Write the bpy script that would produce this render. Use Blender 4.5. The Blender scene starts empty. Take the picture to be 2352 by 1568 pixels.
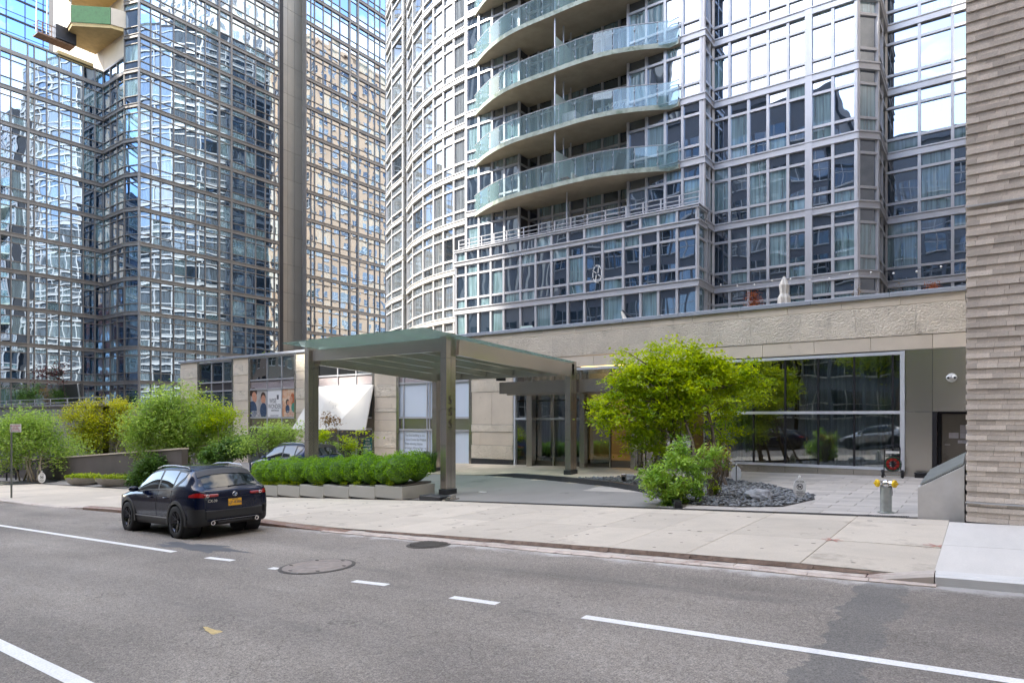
import bpy, bmesh, math, random
import numpy as np
from mathutils import Vector, Matrix, noise
random.seed(7)
R = random.random
def U(a, b): return a + (b - a) * R()
D2R = math.radians
sc = bpy.context.scene
COL = sc.collection

# ------------------------------------------------------------------ camera
# the street runs along X, the facades face -Y, the eye is z = 0
FPX, CXP, CYP = 1492.0, 1176.0, 957.0          # focal length, centre and horizon on a 2352 px wide frame
YAW = D2R(35.75)
FW = Vector((-math.sin(YAW), math.cos(YAW))); RT = Vector((math.cos(YAW), math.sin(YAW)))
cam_d = bpy.data.cameras.new('camera'); cam = bpy.data.objects.new('camera', cam_d); COL.objects.link(cam)
cam.location = (0, 0, 0); cam.rotation_euler = (math.pi/2, 0, YAW)
cam_d.sensor_width = 36; cam_d.lens = FPX/2352*36; cam_d.shift_y = (CYP-784)/2352
cam_d.clip_start = .1; cam_d.clip_end = 3000
sc.camera = cam

# ------------------------------------------------------------------ world, sun, exposure
SUN_EL, SUN_AZ = 42.0, 222.0       # azimuth the light comes from, clockwise from +Y
w = bpy.data.worlds.new('World'); sc.world = w; w.use_nodes = True
nt = w.node_tree; nt.nodes.clear()
def nn(t, ty, **k):
    n = t.nodes.new(ty)
    for a, v in k.items():
        if a.startswith('i_'):
            n.inputs[a[2:].replace('_', ' ')].default_value = v
        else: setattr(n, a, v)
    return n
sky = nn(nt, 'ShaderNodeTexSky', sky_type='NISHITA', sun_disc=False, sun_elevation=D2R(SUN_EL), sun_rotation=D2R(SUN_AZ),
         air_density=1.0, dust_density=1.0, ozone_density=1.0)
geo = nn(nt, 'ShaderNodeTexCoord'); mp = nn(nt, 'ShaderNodeMapping'); mp.inputs['Scale'].default_value = (1, 1, 2.6); mp.inputs['Location'].default_value = (5.3, 2.7, .9)
no = nn(nt, 'ShaderNodeTexNoise'); no.inputs['Scale'].default_value = 2.3; no.inputs['Detail'].default_value = 7; no.inputs['Roughness'].default_value = .55
rp = nn(nt, 'ShaderNodeValToRGB'); rp.color_ramp.elements[0].position = .50; rp.color_ramp.elements[1].position = .67
mx = nn(nt, 'ShaderNodeMixRGB'); mx.inputs[2].default_value = (8.4, 7.5, 6.4, 1)
bg = nn(nt, 'ShaderNodeBackground'); bg.inputs['Strength'].default_value = .15
wo = nn(nt, 'ShaderNodeOutputWorld')
L = nt.links.new
L(geo.outputs['Generated'], mp.inputs[0]); L(mp.outputs[0], no.inputs[0]); L(no.outputs['Fac'], rp.inputs[0]); L(rp.outputs[0], mx.inputs[0])
L(sky.outputs[0], mx.inputs[1]); L(mx.outputs[0], bg.inputs[0]); L(bg.outputs[0], wo.inputs[0])
sd = bpy.data.lights.new('sun', 'SUN'); sun = bpy.data.objects.new('sun', sd); COL.objects.link(sun)
sd.energy = 2.0; sd.angle = D2R(.5); sd.color = (1, .93, .82)
_a = D2R(SUN_AZ); _s = Vector((math.sin(_a)*math.cos(D2R(SUN_EL)), math.cos(_a)*math.cos(D2R(SUN_EL)), math.sin(D2R(SUN_EL))))
sun.rotation_euler = _s.to_track_quat('Z', 'Y').to_euler(); sun.location = (-60, -60, 90)
sc.view_settings.view_transform = 'Standard'; sc.view_settings.look = 'None'
sc.view_settings.exposure = 2.75; sc.view_settings.gamma = 1; sc.view_settings.use_curve_mapping = False
sc.render.engine = 'CYCLES'
cy = sc.cycles; cy.max_bounces = 7; cy.diffuse_bounces = 3; cy.glossy_bounces = 4; cy.transmission_bounces = 4; cy.transparent_max_bounces = 12
cy.use_denoising = True; cy.caustics_reflective = False; cy.caustics_refractive = False; cy.sample_clamp_indirect = 6

# ------------------------------------------------------------------ geometry of the place
def ray(px): 
    k = (px-CXP)/FPX; return FW + RT*k
def onY(px, Y, py=None):
    d = ray(px); t = Y/d.y
    return (d.x*t, Y) if py is None else (d.x*t, Y, (CYP-py)/FPX*t)
def onX(px, X, py=None):
    d = ray(px); t = X/d.x
    return (X, d.y*t) if py is None else (X, d.y*t, (CYP-py)/FPX*t)
def lerp_t(tab, x):
    if x <= tab[0][0]: return tab[0][1]
    for (a, b), (c, d) in zip(tab, tab[1:]):
        if x <= c: return b + (d-b)*(x-a)/(c-a)
    return tab[-1][1]
CURB, DRAIN, FAC = 9.1, 14.6, 24.8
def z_road(X): return -1.96 + .0455*max(-140, min(60, X))
TD = [(-140,-8.2),(-80,-5.3),(-60,-4.45),(-41,-3.75),(-22.4,-3.05),(-13,-2.5),(-5.7,-2.147),(-1.05,-1.92),(3,-1.78),(15,-1.45),(60,.9)]
TF = [(-140,-7.9),(-80,-5.0),(-60,-4.2),(-48,-3.4),(-35,-2.8),(-21.4,-2.32),(-12.7,-2.15),(-3.3,-1.974),(0,-1.92),(15,-1.5),(60,.9)]
TC = [(-60,.10),(-31,.10),(-29.5,.025),(-25.5,.02),(-23.5,.12),(-14.5,.12),(-12,.045),(-9,.07),(-5,.095),(-1.96,.09),(-.46,.03),(-.44,.13),(60,.13)]
def hc(X): return lerp_t(TC, X)
def G(X, Y):
    if Y <= CURB: return z_road(X)
    a = z_road(X) + hc(X); b = lerp_t(TD, X); c = lerp_t(TF, X)
    if Y <= DRAIN: return a + (b-a)*(Y-CURB)/(DRAIN-CURB)
    if Y <= FAC: return b + (c-b)*(Y-DRAIN)/(FAC-DRAIN)
    return c
def gp(px, py):
    d = ray(px); k = (CYP-py)/FPX; t = 2.2/-k
    for _ in range(40):
        g = G(d.x*t, d.y*t); t = t*.5 + .5*g/k
    return (d.x*t, d.y*t, g)

# ------------------------------------------------------------------ mesh builder and tags
def empty(name, loc=(0,0,0), rz=0):
    o = bpy.data.objects.new(name, None); COL.objects.link(o); o.location = loc; o.rotation_euler = (0, 0, rz); return o
def tag(o, label=None, cat=None, group=None, kind=None):
    if label: o['label'] = label
    if cat: o['category'] = cat
    if group: o['group'] = group
    if kind: o['kind'] = kind
    return o
def thing(name, label, cat, loc=(0,0,0), rz=0, group=None): return tag(empty(name, loc, rz), label, cat, group)
def kids(o): return KIDS.get(o.name, [])
KIDS = {}
def setp(o, p):
    if p is not None:
        o.parent = p; KIDS.setdefault(p.name, []).append(o)
def copy_tree(o, parent=None):
    c = o.copy(); COL.objects.link(c)
    if parent is not None: setp(c, parent)
    for ch in list(kids(o)): copy_tree(ch, c)
    return c
class MB:
    def __init__(s): s.v = []; s.f = []; s.r = []; s.cr = R(); s.mi = []; s.m = 0
    def add(s, vs, fs):
        n = len(s.v); s.v += [tuple(v) for v in vs]
        for f in fs: s.f.append(tuple(i+n for i in f)); s.r.append(s.cr); s.mi.append(s.m)
    def rnd(s, x=None): s.cr = R() if x is None else x; return s
    def quad(s, a, b, c, d): s.add((a, b, c, d), ((0, 1, 2, 3),)); return s
    def box(s, x0, y0, z0, x1, y1, z1):
        s.add([(x,y,z) for z in (z0,z1) for y in (y0,y1) for x in (x0,x1)],
              ((0,2,3,1),(4,5,7,6),(0,1,5,4),(2,6,7,3),(0,4,6,2),(1,3,7,5))); return s
    def bbox(s, x0, y0, z0, x1, y1, z1, b):      # bevelled box (12 edges chamfered)
        bm = bmesh.new(); bmesh.ops.create_cube(bm, size=1)
        for v in bm.verts: v.co = Vector(((x0+x1)/2+v.co.x*(x1-x0), (y0+y1)/2+v.co.y*(y1-y0), (z0+z1)/2+v.co.z*(z1-z0)))
        bmesh.ops.bevel(bm, geom=bm.edges[:], offset=b, segments=1, affect='EDGES')
        s.add([v.co[:] for v in bm.verts], [[v.index for v in f.verts] for f in bm.faces]) if not bm.verts.index_update() else 0
        bm.free(); return s
    def obox(s, a, b, w, h, up=(0,0,1), z0=None):   # box along a->b, width w, height h (centred)
        a = Vector(a); b = Vector(b); d = (b-a).normalized(); up = Vector(up)
        sd_ = d.cross(up)
        if sd_.length < 1e-4: sd_ = d.cross(Vector((1,0,0)))
        sd_.normalize(); u = sd_.cross(d)
        vs = []
        for p in (a, b):
            for i, j in ((-1,-1),(1,-1),(1,1),(-1,1)): vs.append(p + sd_*(i*w/2) + u*(j*h/2))
        s.add(vs, ((3,2,1,0),(4,5,6,7),(0,1,5,4),(1,2,6,5),(2,3,7,6),(3,0,4,7))); return s
    def prism(s, pts, z0, z1, cap=True):
        n = len(pts)
        z0f = z0 if callable(z0) else (lambda x, y: z0); z1f = z1 if callable(z1) else (lambda x, y: z1)
        vs = [(p[0], p[1], z0f(*p[:2])) for p in pts] + [(p[0], p[1], z1f(*p[:2])) for p in pts]
        fs = [(i, (i+1) % n, n+(i+1) % n, n+i) for i in range(n)]
        if cap: fs += [tuple(range(n-1, -1, -1)), tuple(range(n, 2*n))]
        s.add(vs, fs); return s
    def tube(s, pts, r, n=8, cap=True, rr=None):
        pts = [Vector(p) for p in pts]; rings = []; m = len(pts)
        for i, p in enumerate(pts):
            d = (pts[min(i+1, m-1)] - pts[max(i-1, 0)]).normalized()
            x = d.orthogonal().normalized() if i == 0 else (px_ - d*px_.dot(d)).normalized()
            px_ = x; y = d.cross(x); q = rr[i] if rr else r
            rings.append([p + x*(math.cos(a)*q) + y*(math.sin(a)*q) for a in [2*math.pi*k/n for k in range(n)]])
        vs = [v for rg in rings for v in rg]
        fs = [(i*n+k, i*n+(k+1) % n, (i+1)*n+(k+1) % n, (i+1)*n+k) for i in range(m-1) for k in range(n)]
        if cap: fs += [tuple(range(n-1, -1, -1)), tuple(range((m-1)*n, m*n))]
        s.add(vs, fs); return s
    def lathe(s, prof, c=(0,0,0), n=24, axis='z'):
        vs = []
        for r, z in prof:
            for k in range(n):
                a = 2*math.pi*k/n; x, y = r*math.cos(a), r*math.sin(a)
                v = (x, y, z) if axis == 'z' else ((x, z, y) if axis == 'y' else (z, x, y))
                vs.append((v[0]+c[0], v[1]+c[1], v[2]+c[2]))
        m = len(prof)
        s.add(vs, [(i*n+k, i*n+(k+1) % n, (i+1)*n+(k+1) % n, (i+1)*n+k) for i in range(m-1) for k in range(n)]); return s
    def ball(s, c, r, sx=1, sy=1, sz=1, n=8, m=5):
        vs = []; fs = []
        for i in range(m+1):
            t = math.pi*i/m
            for k in range(n):
                a = 2*math.pi*k/n
                vs.append((c[0]+r*sx*math.sin(t)*math.cos(a), c[1]+r*sy*math.sin(t)*math.sin(a), c[2]-r*sz*math.cos(t)))
        for i in range(m):
            for k in range(n): fs.append((i*n+k, i*n+(k+1) % n, (i+1)*n+(k+1) % n, (i+1)*n+k))
        s.add(vs, fs); return s
    def mesh(s, name, smooth=False):
        me = bpy.data.meshes.new(name); me.from_pydata(s.v, [], s.f)
        at = me.attributes.new('rnd', 'FLOAT', 'FACE'); at.data.foreach_set('value', s.r)
        if any(s.mi): me.polygons.foreach_set('material_index', s.mi)
        if smooth: me.polygons.foreach_set('use_smooth', [True]*len(me.polygons))
        me.update(); return me
    def build(s, name, mat, parent=None, smooth=False, loc=None, mods=None):
        me = s.mesh(name, smooth)
        for m_ in (mat if isinstance(mat, (list, tuple)) else [mat]): me.materials.append(m_)
        o = bpy.data.objects.new(name, me); COL.objects.link(o); setp(o, parent)
        if loc: o.location = loc
        return o
def inst(o, loc, parent, rot=None, scale=None):
    c = o.copy(); COL.objects.link(c); c.location = loc
    c.parent = None; setp(c, parent)
    if rot: c.rotation_euler = rot
    if scale: c.scale = scale
    return c
def text(body, name, mat, parent, loc, size, rot=(math.pi/2, 0, 0), ext=.002, align='CENTER', sx=1):
    cu = bpy.data.curves.new(name, 'FONT'); cu.body = body; cu.size = size; cu.extrude = ext; cu.align_x = align; cu.align_y = 'CENTER'; cu.resolution_u = 3
    to = bpy.data.objects.new(name, cu); COL.objects.link(to)
    me = bpy.data.meshes.new_from_object(to); bpy.data.objects.remove(to); bpy.data.curves.remove(cu)
    me.materials.clear(); me.materials.append(mat)
    o = bpy.data.objects.new(name, me); COL.objects.link(o); o.location = loc; o.rotation_euler = rot; o.scale = (sx, 1, 1); setp(o, parent); return o

# ------------------------------------------------------------------ materials
def lin(c):
    if isinstance(c, str):
        c = [int(c[i:i+2], 16)/255 for i in (0, 2, 4)]
        c = [x/12.92 if x <= .04045 else ((x+.055)/1.055)**2.4 for x in c]
    return (*c[:3], 1)
def M(name, col, rough=.6, metal=0, var=.15, vs=2.0, rv=.0, bump=0, bs=40, col2=None, spec=.5, rough_v=0, stretch=None, stain=None, coat=0, speck=0, detail=6, musgrave=False):
    """col: base colour; var/vs: noise variation; rv: per piece variation; bump/bs: fine relief (metres, 1/m); stain=(colour, amount, scale)"""
    m = bpy.data.materials.new(name); m.use_nodes = True; t = m.node_tree; b = t.nodes['Principled BSDF']; l = t.links.new
    b.inputs['Roughness'].default_value = rough; b.inputs['Metallic'].default_value = metal
    b.inputs['Specular IOR Level'].default_value = spec; b.inputs['Coat Weight'].default_value = coat
    if coat: b.inputs['Coat Roughness'].default_value = .03
    co = nn(t, 'ShaderNodeTexCoord'); src = co.outputs['Object']
    if stretch:
        q = nn(t, 'ShaderNodeMapping'); q.inputs['Scale'].default_value = stretch; l(src, q.inputs[0]); src2 = q.outputs[0]
    else: src2 = src
    c = lin(col); cur = None
    n1 = nn(t, 'ShaderNodeTexNoise'); n1.inputs['Scale'].default_value = vs; n1.inputs['Detail'].default_value = detail; n1.inputs['Roughness'].default_value = .6; l(src2, n1.inputs[0])
    r1 = nn(t, 'ShaderNodeValToRGB'); r1.color_ramp.elements[0].position = .3; r1.color_ramp.elements[1].position = .7
    ca = lin(col2) if col2 else tuple(x*(1-var) for x in c[:3])+(1,)
    cb = c if col2 else tuple(min(1, x*(1+var)) for x in c[:3])+(1,)
    r1.color_ramp.elements[0].color = ca; r1.color_ramp.elements[1].color = cb; l(n1.outputs['Fac'], r1.inputs[0]); cur = r1.outputs[0]
    if speck:
        n3 = nn(t, 'ShaderNodeTexNoise'); n3.inputs['Scale'].default_value = 55; n3.inputs['Detail'].default_value = 3; l(src, n3.inputs[0])
        mr = nn(t, 'ShaderNodeMapRange'); mr.inputs[1].default_value = .35; mr.inputs[2].default_value = .65; mr.inputs[3].default_value = 1-speck; mr.inputs[4].default_value = 1+speck; l(n3.outputs['Fac'], mr.inputs[0])
        vm = nn(t, 'ShaderNodeVectorMath', operation='SCALE'); l(cur, vm.inputs[0]); l(mr.outputs[0], vm.inputs['Scale']); cur = vm.outputs[0]
    if rv:
        at = nn(t, 'ShaderNodeAttribute', attribute_name='rnd'); oi = nn(t, 'ShaderNodeObjectInfo')
        ad = nn(t, 'ShaderNodeMath', operation='ADD'); l(at.outputs['Fac'], ad.inputs[0]); l(oi.outputs['Random'], ad.inputs[1])
        fr = nn(t, 'ShaderNodeMath', operation='FRACT'); l(ad.outputs[0], fr.inputs[0])
        mr = nn(t, 'ShaderNodeMapRange'); mr.inputs[3].default_value = 1-rv; mr.inputs[4].default_value = 1+rv; l(fr.outputs[0], mr.inputs[0])
        vm = nn(t, 'ShaderNodeVectorMath', operation='SCALE'); l(cur, vm.inputs[0]); l(mr.outputs[0], vm.inputs['Scale']); cur = vm.outputs[0]
    if stain:
        n4 = nn(t, 'ShaderNodeTexNoise'); n4.inputs['Scale'].default_value = stain[2]; n4.inputs['Detail'].default_value = 8; n4.inputs['Roughness'].default_value = .7; l(src, n4.inputs[0])
        r4 = nn(t, 'ShaderNodeValToRGB'); r4.color_ramp.elements[0].position = 1-stain[1]-.12; r4.color_ramp.elements[1].position = 1-stain[1]+.1; l(n4.outputs['Fac'], r4.inputs[0])
        x = nn(t, 'ShaderNodeMixRGB'); x.inputs[2].default_value = lin(stain[0]); l(r4.outputs[0], x.inputs[0]); l(cur, x.inputs[1]); cur = x.outputs[0]
    l(cur, b.inputs['Base Color'])
    if bump:
        n2 = nn(t, 'ShaderNodeTexNoise'); n2.inputs['Scale'].default_value = bs; n2.inputs['Detail'].default_value = 5; l(src, n2.inputs[0])
        bp = nn(t, 'ShaderNodeBump'); bp.inputs['Distance'].default_value = bump; bp.inputs['Strength'].default_value = 1; l(n2.outputs['Fac'], bp.inputs['Height']); l(bp.outputs[0], b.inputs['Normal'])
    if rough_v:
        mr = nn(t, 'ShaderNodeMapRange'); mr.inputs[3].default_value = max(0, rough-rough_v); mr.inputs[4].default_value = min(1, rough+rough_v); l(n1.outputs['Fac'], mr.inputs[0]); l(mr.outputs[0], b.inputs['Roughness'])
    return m
def pane_mat(name, dark, curtain, refl=.5, tint=(.86,.93,1.0), p_curt=.4, warp=.02, wscale=.55, stripes=9):
    """coated window glass: a mirror-like coat over the dim room or its curtain, wavy as real panes are"""
    m = bpy.data.materials.new(name); m.use_nodes = True; t = m.node_tree; l = t.links.new; t.nodes.remove(t.nodes['Principled BSDF']); out = t.nodes['Material Output']
    at = nn(t, 'ShaderNodeAttribute', attribute_name='rnd')
    g = nn(t, 'ShaderNodeNewGeometry')
    # offset the noise per pane so that each has a warp of its own
    sc_ = nn(t, 'ShaderNodeMath', operation='MULTIPLY'); sc_.inputs[1].default_value = 91; l(at.outputs['Fac'], sc_.inputs[0])
    cx = nn(t, 'ShaderNodeCombineXYZ'); l(sc_.outputs[0], cx.inputs[0]); l(sc_.outputs[0], cx.inputs[2])
    ad = nn(t, 'ShaderNodeVectorMath', operation='ADD'); l(g.outputs['Position'], ad.inputs[0]); l(cx.outputs[0], ad.inputs[1])
    n1 = nn(t, 'ShaderNodeTexNoise'); n1.inputs['Scale'].default_value = wscale; n1.inputs['Detail'].default_value = 1.2; l(ad.outputs[0], n1.inputs[0])
    bp = nn(t, 'ShaderNodeBump'); bp.inputs['Distance'].default_value = warp; l(n1.outputs['Fac'], bp.inputs['Height'])
    # curtains
    wv = nn(t, 'ShaderNodeTexNoise'); wv.inputs['Scale'].default_value = stripes; mpn = nn(t, 'ShaderNodeMapping'); mpn.inputs['Scale'].default_value = (1, 1, .04); l(g.outputs['Position'], mpn.inputs[0]); l(mpn.outputs[0], wv.inputs[0])
    cr = nn(t, 'ShaderNodeValToRGB'); cr.color_ramp.elements[0].color = tuple(x*.45 for x in lin(curtain)[:3])+(1,); cr.color_ramp.elements[1].color = lin(curtain); cr.color_ramp.elements[0].position = .35; cr.color_ramp.elements[1].position = .65; l(wv.outputs['Fac'], cr.inputs[0])
    wn = nn(t, 'ShaderNodeMath', operation='MULTIPLY'); wn.inputs[1].default_value = 7.31; l(at.outputs['Fac'], wn.inputs[0]); fr = nn(t, 'ShaderNodeMath', operation='FRACT'); l(wn.outputs[0], fr.inputs[0])
    gt = nn(t, 'ShaderNodeMath', operation='LESS_THAN'); gt.inputs[1].default_value = p_curt; l(fr.outputs[0], gt.inputs[0])
    mc = nn(t, 'ShaderNodeMixRGB'); mc.inputs[1].default_value = lin(dark); l(gt.outputs[0], mc.inputs[0]); l(cr.outputs[0], mc.inputs[2])
    df = nn(t, 'ShaderNodeBsdfDiffuse'); l(mc.outputs[0], df.inputs[0])
    gl = nn(t, 'ShaderNodeBsdfGlossy'); gl.inputs['Roughness'].default_value = .01; gl.inputs[0].default_value = (*tint, 1); l(bp.outputs[0], gl.inputs['Normal'])
    fn = nn(t, 'ShaderNodeFresnel'); fn.inputs[0].default_value = 1.5; l(bp.outputs[0], fn.inputs['Normal'])
    f2 = nn(t, 'ShaderNodeMapRange'); f2.inputs[3].default_value = refl; f2.inputs[4].default_value = 1.0; l(fn.outputs[0], f2.inputs[0])
    ms = nn(t, 'ShaderNodeMixShader'); l(f2.outputs[0], ms.inputs[0]); l(df.outputs[0], ms.inputs[1]); l(gl.outputs[0], ms.inputs[2]); l(ms.outputs[0], out.inputs[0])
    return m
def clear_glass(name, tint=(.8,.93,.88), refl=.06, warp=0, ior=1.5):
    m = bpy.data.materials.new(name); m.use_nodes = True; t = m.node_tree; l = t.links.new; t.nodes.remove(t.nodes['Principled BSDF']); out = t.nodes['Material Output']
    tr = nn(t, 'ShaderNodeBsdfTransparent'); tr.inputs[0].default_value = (*tint, 1)
    gl = nn(t, 'ShaderNodeBsdfGlossy'); gl.inputs['Roughness'].default_value = .01
    fn = nn(t, 'ShaderNodeFresnel'); fn.inputs[0].default_value = ior
    if warp:
        g = nn(t, 'ShaderNodeNewGeometry'); n1 = nn(t, 'ShaderNodeTexNoise'); n1.inputs['Scale'].default_value = .7; n1.inputs['Detail'].default_value = 1; l(g.outputs['Position'], n1.inputs[0])
        bp = nn(t, 'ShaderNodeBump'); bp.inputs['Distance'].default_value = warp; l(n1.outputs['Fac'], bp.inputs['Height']); l(bp.outputs[0], gl.inputs['Normal'])
    f2 = nn(t, 'ShaderNodeMapRange'); f2.inputs[3].default_value = refl; f2.inputs[4].default_value = 1.0; l(fn.outputs[0], f2.inputs[0])
    ms = nn(t, 'ShaderNodeMixShader'); l(f2.outputs[0], ms.inputs[0]); l(tr.outputs[0], ms.inputs[1]); l(gl.outputs[0], ms.inputs[2]); l(ms.outputs[0], out.inputs[0])
    return m
def milky(m, col, k):
    t = m.node_tree; out = t.nodes['Material Output']; s = out.inputs[0].links[0].from_socket; d = nn(t, 'ShaderNodeBsdfDiffuse'); d.inputs[0].default_value = lin(col); q = nn(t, 'ShaderNodeBsdfTranslucent'); q.inputs[0].default_value = lin(col)
    a = nn(t, 'ShaderNodeMixShader'); t.links.new(d.outputs[0], a.inputs[1]); t.links.new(q.outputs[0], a.inputs[2]); b = nn(t, 'ShaderNodeMixShader'); b.inputs[0].default_value = k; t.links.new(s, b.inputs[1]); t.links.new(a.outputs[0], b.inputs[2]); t.links.new(b.outputs[0], out.inputs[0]); return m
def leaf_mat(name, ca, cb, trans=.35, rough=.5):
    m = bpy.data.materials.new(name); m.use_nodes = True; t = m.node_tree; l = t.links.new; t.nodes.remove(t.nodes['Principled BSDF']); out = t.nodes['Material Output']
    at = nn(t, 'ShaderNodeAttribute', attribute_name='rnd')
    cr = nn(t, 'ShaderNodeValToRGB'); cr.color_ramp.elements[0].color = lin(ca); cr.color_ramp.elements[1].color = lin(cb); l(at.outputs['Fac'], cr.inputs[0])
    df = nn(t, 'ShaderNodeBsdfPrincipled'); df.inputs['Roughness'].default_value = rough; l(cr.outputs[0], df.inputs['Base Color']); df.inputs['Specular IOR Level'].default_value = .35
    hs = nn(t, 'ShaderNodeHueSaturation'); hs.inputs['Hue'].default_value = .485; hs.inputs['Value'].default_value = 1.5; hs.inputs['Saturation'].default_value = 1.1; l(cr.outputs[0], hs.inputs['Color'])
    tl = nn(t, 'ShaderNodeBsdfTranslucent'); l(hs.outputs[0], tl.inputs[0])
    ms = nn(t, 'ShaderNodeMixShader'); ms.inputs[0].default_value = trans; l(df.outputs[0], ms.inputs[1]); l(tl.outputs[0], ms.inputs[2]); l(ms.outputs[0], out.inputs[0])
    return m
# ------------------------------------------------------------------ curtain wall kit
def offset(path, off):
    out = []
    for i, p in enumerate(path):
        ns = []
        for a, b in ((i-1, i), (i, i+1)):
            if a >= 0 and b < len(path):
                dx, dy = path[b][0]-path[a][0], path[b][1]-path[a][1]; q = math.hypot(dx, dy); ns.append(Vector((dy/q, -dx/q)))
        n = ns[0] if len(ns) == 1 else (ns[0]+ns[1]).normalized()
        k = off / max(.35, n.dot(ns[0]))
        out.append((p[0]+n.x*k, p[1]+n.y*k))
    return out
def follow(mb, path, prof, close=True):
    """extrude the closed profile [(out, z)] along the path with mitred corners"""
    rows = [offset(path, o) for o, z in prof]; n = len(path); m = len(prof)
    vs = [(rows[j][i][0], rows[j][i][1], prof[j][1]) for i in range(n) for j in range(m)]
    fs = [(i*m+j, i*m+(j+1) % m, (i+1)*m+(j+1) % m, (i+1)*m+j) for i in range(n-1) for j in range(m)]
    fs += [tuple(range(m)), tuple(range(n*m-1, (n-1)*m-1, -1))]
    mb.add(vs, fs)
PANES = {}
def pane(bld, kind, vs, mat):
    c = Vector(vs[0])*.5 + Vector(vs[2])*.5; a = (Vector(vs[1])-Vector(vs[0])).cross(Vector(vs[3])-Vector(vs[0]))
    d = c.length; x = c.x*RT.x + c.y*RT.y; dd = c.x*FW.x + c.y*FW.y
    vis = abs(a.normalized().dot(c.normalized()))*a.length/(d*d)
    if dd < 1 or abs(x/dd) > .80 or c.z/dd > .66: vis *= .01
    if a.dot(c) > 0: vis *= .02
    PANES.setdefault(bld.name, (bld, []))[1].append((vis, kind, vs, mat, R()))
def finish_panes(limit=290):
    for bld, lst in PANES.values():
        lst.sort(key=lambda q: -q[0]); cnt = {}; rest = {}
        for vis, kind, vs, mat, r in lst:
            cnt[kind] = cnt.get(kind, 0)+1
            if cnt[kind] <= limit: MB().rnd(r).quad(*vs).build(kind, mat, bld)
            else: rest.setdefault((kind, mat.name), (MB(), mat))[0].rnd(r).quad(*vs)
        for (kind, _), (mb, mat) in rest.items():
            tag(mb.build('far_'+kind+'s', mat, bld), kind='stuff')
def curtain(bld, path, floors, rows, pmat, mmat, bandmat=None, mw=.07, mo=.06, sb=.05, rail=.06, band_prof=None, heavy=(), tilt=.004, skip=(), kinds=('transom_pane','window_pane','lower_pane'), bands=True, endm=(True, True), rnd=None):
    """floors: [(bottom, top)] of each glazed storey; rows: fractions from the bottom up; kinds from the top down"""
    n = len(path); off = offset(path, -sb); o1 = offset(path, mo)
    zlo, zhi = floors[0][0], floors[-1][1]
    for i in range(n):
        if (i == 0 and not endm[0]) or (i == n-1 and not endm[1]): continue
        a = path[max(i-1, 0)]; b = path[min(i+1, n-1)]; t = Vector((b[0]-a[0], b[1]-a[1])).normalized(); nx = Vector((t.y, -t.x)); p = Vector(path[i])
        w_ = (mw*2.4 if i in heavy else mw)/2; q = mo*(1.8 if i in heavy else 1)
        pts = [p+t*w_-nx*(sb+.03), p-t*w_-nx*(sb+.03), p-t*w_+nx*q, p+t*w_+nx*q]
        MB().prism(pts, zlo, zhi).build('mullion', mmat, bld)
    fr = [sum(rows[:k]) for k in range(len(rows)+1)]
    ks = list(kinds)[-len(rows):] if len(rows) > 1 else ['window_pane']
    ks = ks[::-1]
    for fi, (zb, zt) in enumerate(floors):
        H = zt-zb
        for k in range(1, len(rows)):
            mb = MB(); z = zb+fr[k]*H; follow(mb, path, [(-sb-.02, z-rail/2), (mo*.7, z-rail/2), (mo*.7, z+rail/2), (-sb-.02, z+rail/2)]); mb.build('transom', mmat, bld)
        for i in range(n-1):
            if (i, fi) in skip or i in skip: continue
            a, b = Vector(off[i]), Vector(off[i+1]); t = (b-a)/(b-a).length; nx = Vector((t.y, -t.x)); g = mw/2
            for k in range(len(rows)):
                z0, z1 = zb+fr[k]*H+(rail/2 if k else 0), zb+fr[k+1]*H-(rail/2 if k < len(rows)-1 else 0)
                e = [nx*U(-tilt, tilt) for _ in range(3)]
                A, B = a+t*g*.6, b-t*g*.6
                kk = ks[k]
                pane(bld, kk, [(A.x+e[0].x, A.y+e[0].y, z0), (B.x+e[1].x, B.y+e[1].y, z0), (B.x+e[2].x, B.y+e[2].y, z1), (A.x+e[0].x+e[2].x-e[1].x, A.y+e[0].y+e[2].y-e[1].y, z1)], pmat)
        if bands and fi < len(floors)-1:
            z0, z1 = zt, floors[fi+1][0]; h = z1-z0
            prof = [(-sb-.05, z0), (mo+.05, z0), (mo+.05, z0+.05), (mo+.02, z0+.07), (mo+.02, z1-.08), (mo+.07, z1-.06), (mo+.07, z1), (-sb-.05, z1)]
            mb = MB(); follow(mb, path, prof); mb.build('spandrel_band', bandmat or mmat, bld)

# materials of the buildings
m_bronze = M('grey_bronze_mullion', (.20,.185,.17), .42, .3, .12, 1.2, rv=.08)
m_panel = M('grey_metal_panel', (.30,.285,.255), .45, .35, .06, .6, rv=.05)
m_silver = M('silver_aluminium', (.50,.505,.53), .36, .3, .06, .9, rv=.04)
m_white = M('white_aluminium', (.53,.525,.515), .4, .15, .05, .9, rv=.03)
m_paneA = pane_mat('blue_coated_glass', '12283c', '8fb0b6', refl=.52, tint=(.72,.88,1.08), p_curt=.30, warp=.0075, wscale=.6)
m_paneB = pane_mat('grey_glass_with_curtains', '262a2c', '70767a', refl=.20, tint=(.95,.97,1), p_curt=.85, warp=.010)
m_paneO = pane_mat('plain_window_glass', '10161c', '6d7478', refl=.10, tint=(.8,.88,1), p_curt=.3, warp=.002)
m_paneH = pane_mat('smoky_coated_glass', '25323e', '86a5aa', refl=.31, tint=(.82,.91,1.05), p_curt=.42, warp=.012, wscale=.5)
m_core = M('dark_interior_wall', (.05,.05,.055), .9, 0, .1, 1)
m_conc = M('raw_concrete', (.36,.31,.235), .85, 0, .14, 1.4, bump=.004, bs=18, stain=('4b4a3a', .22, 1.1))
m_edge = M('weathered_slab_edge', (.36,.40,.34), .8, 0, .2, 2.5, stain=('5f6f5c', .4, 2.2))

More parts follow.
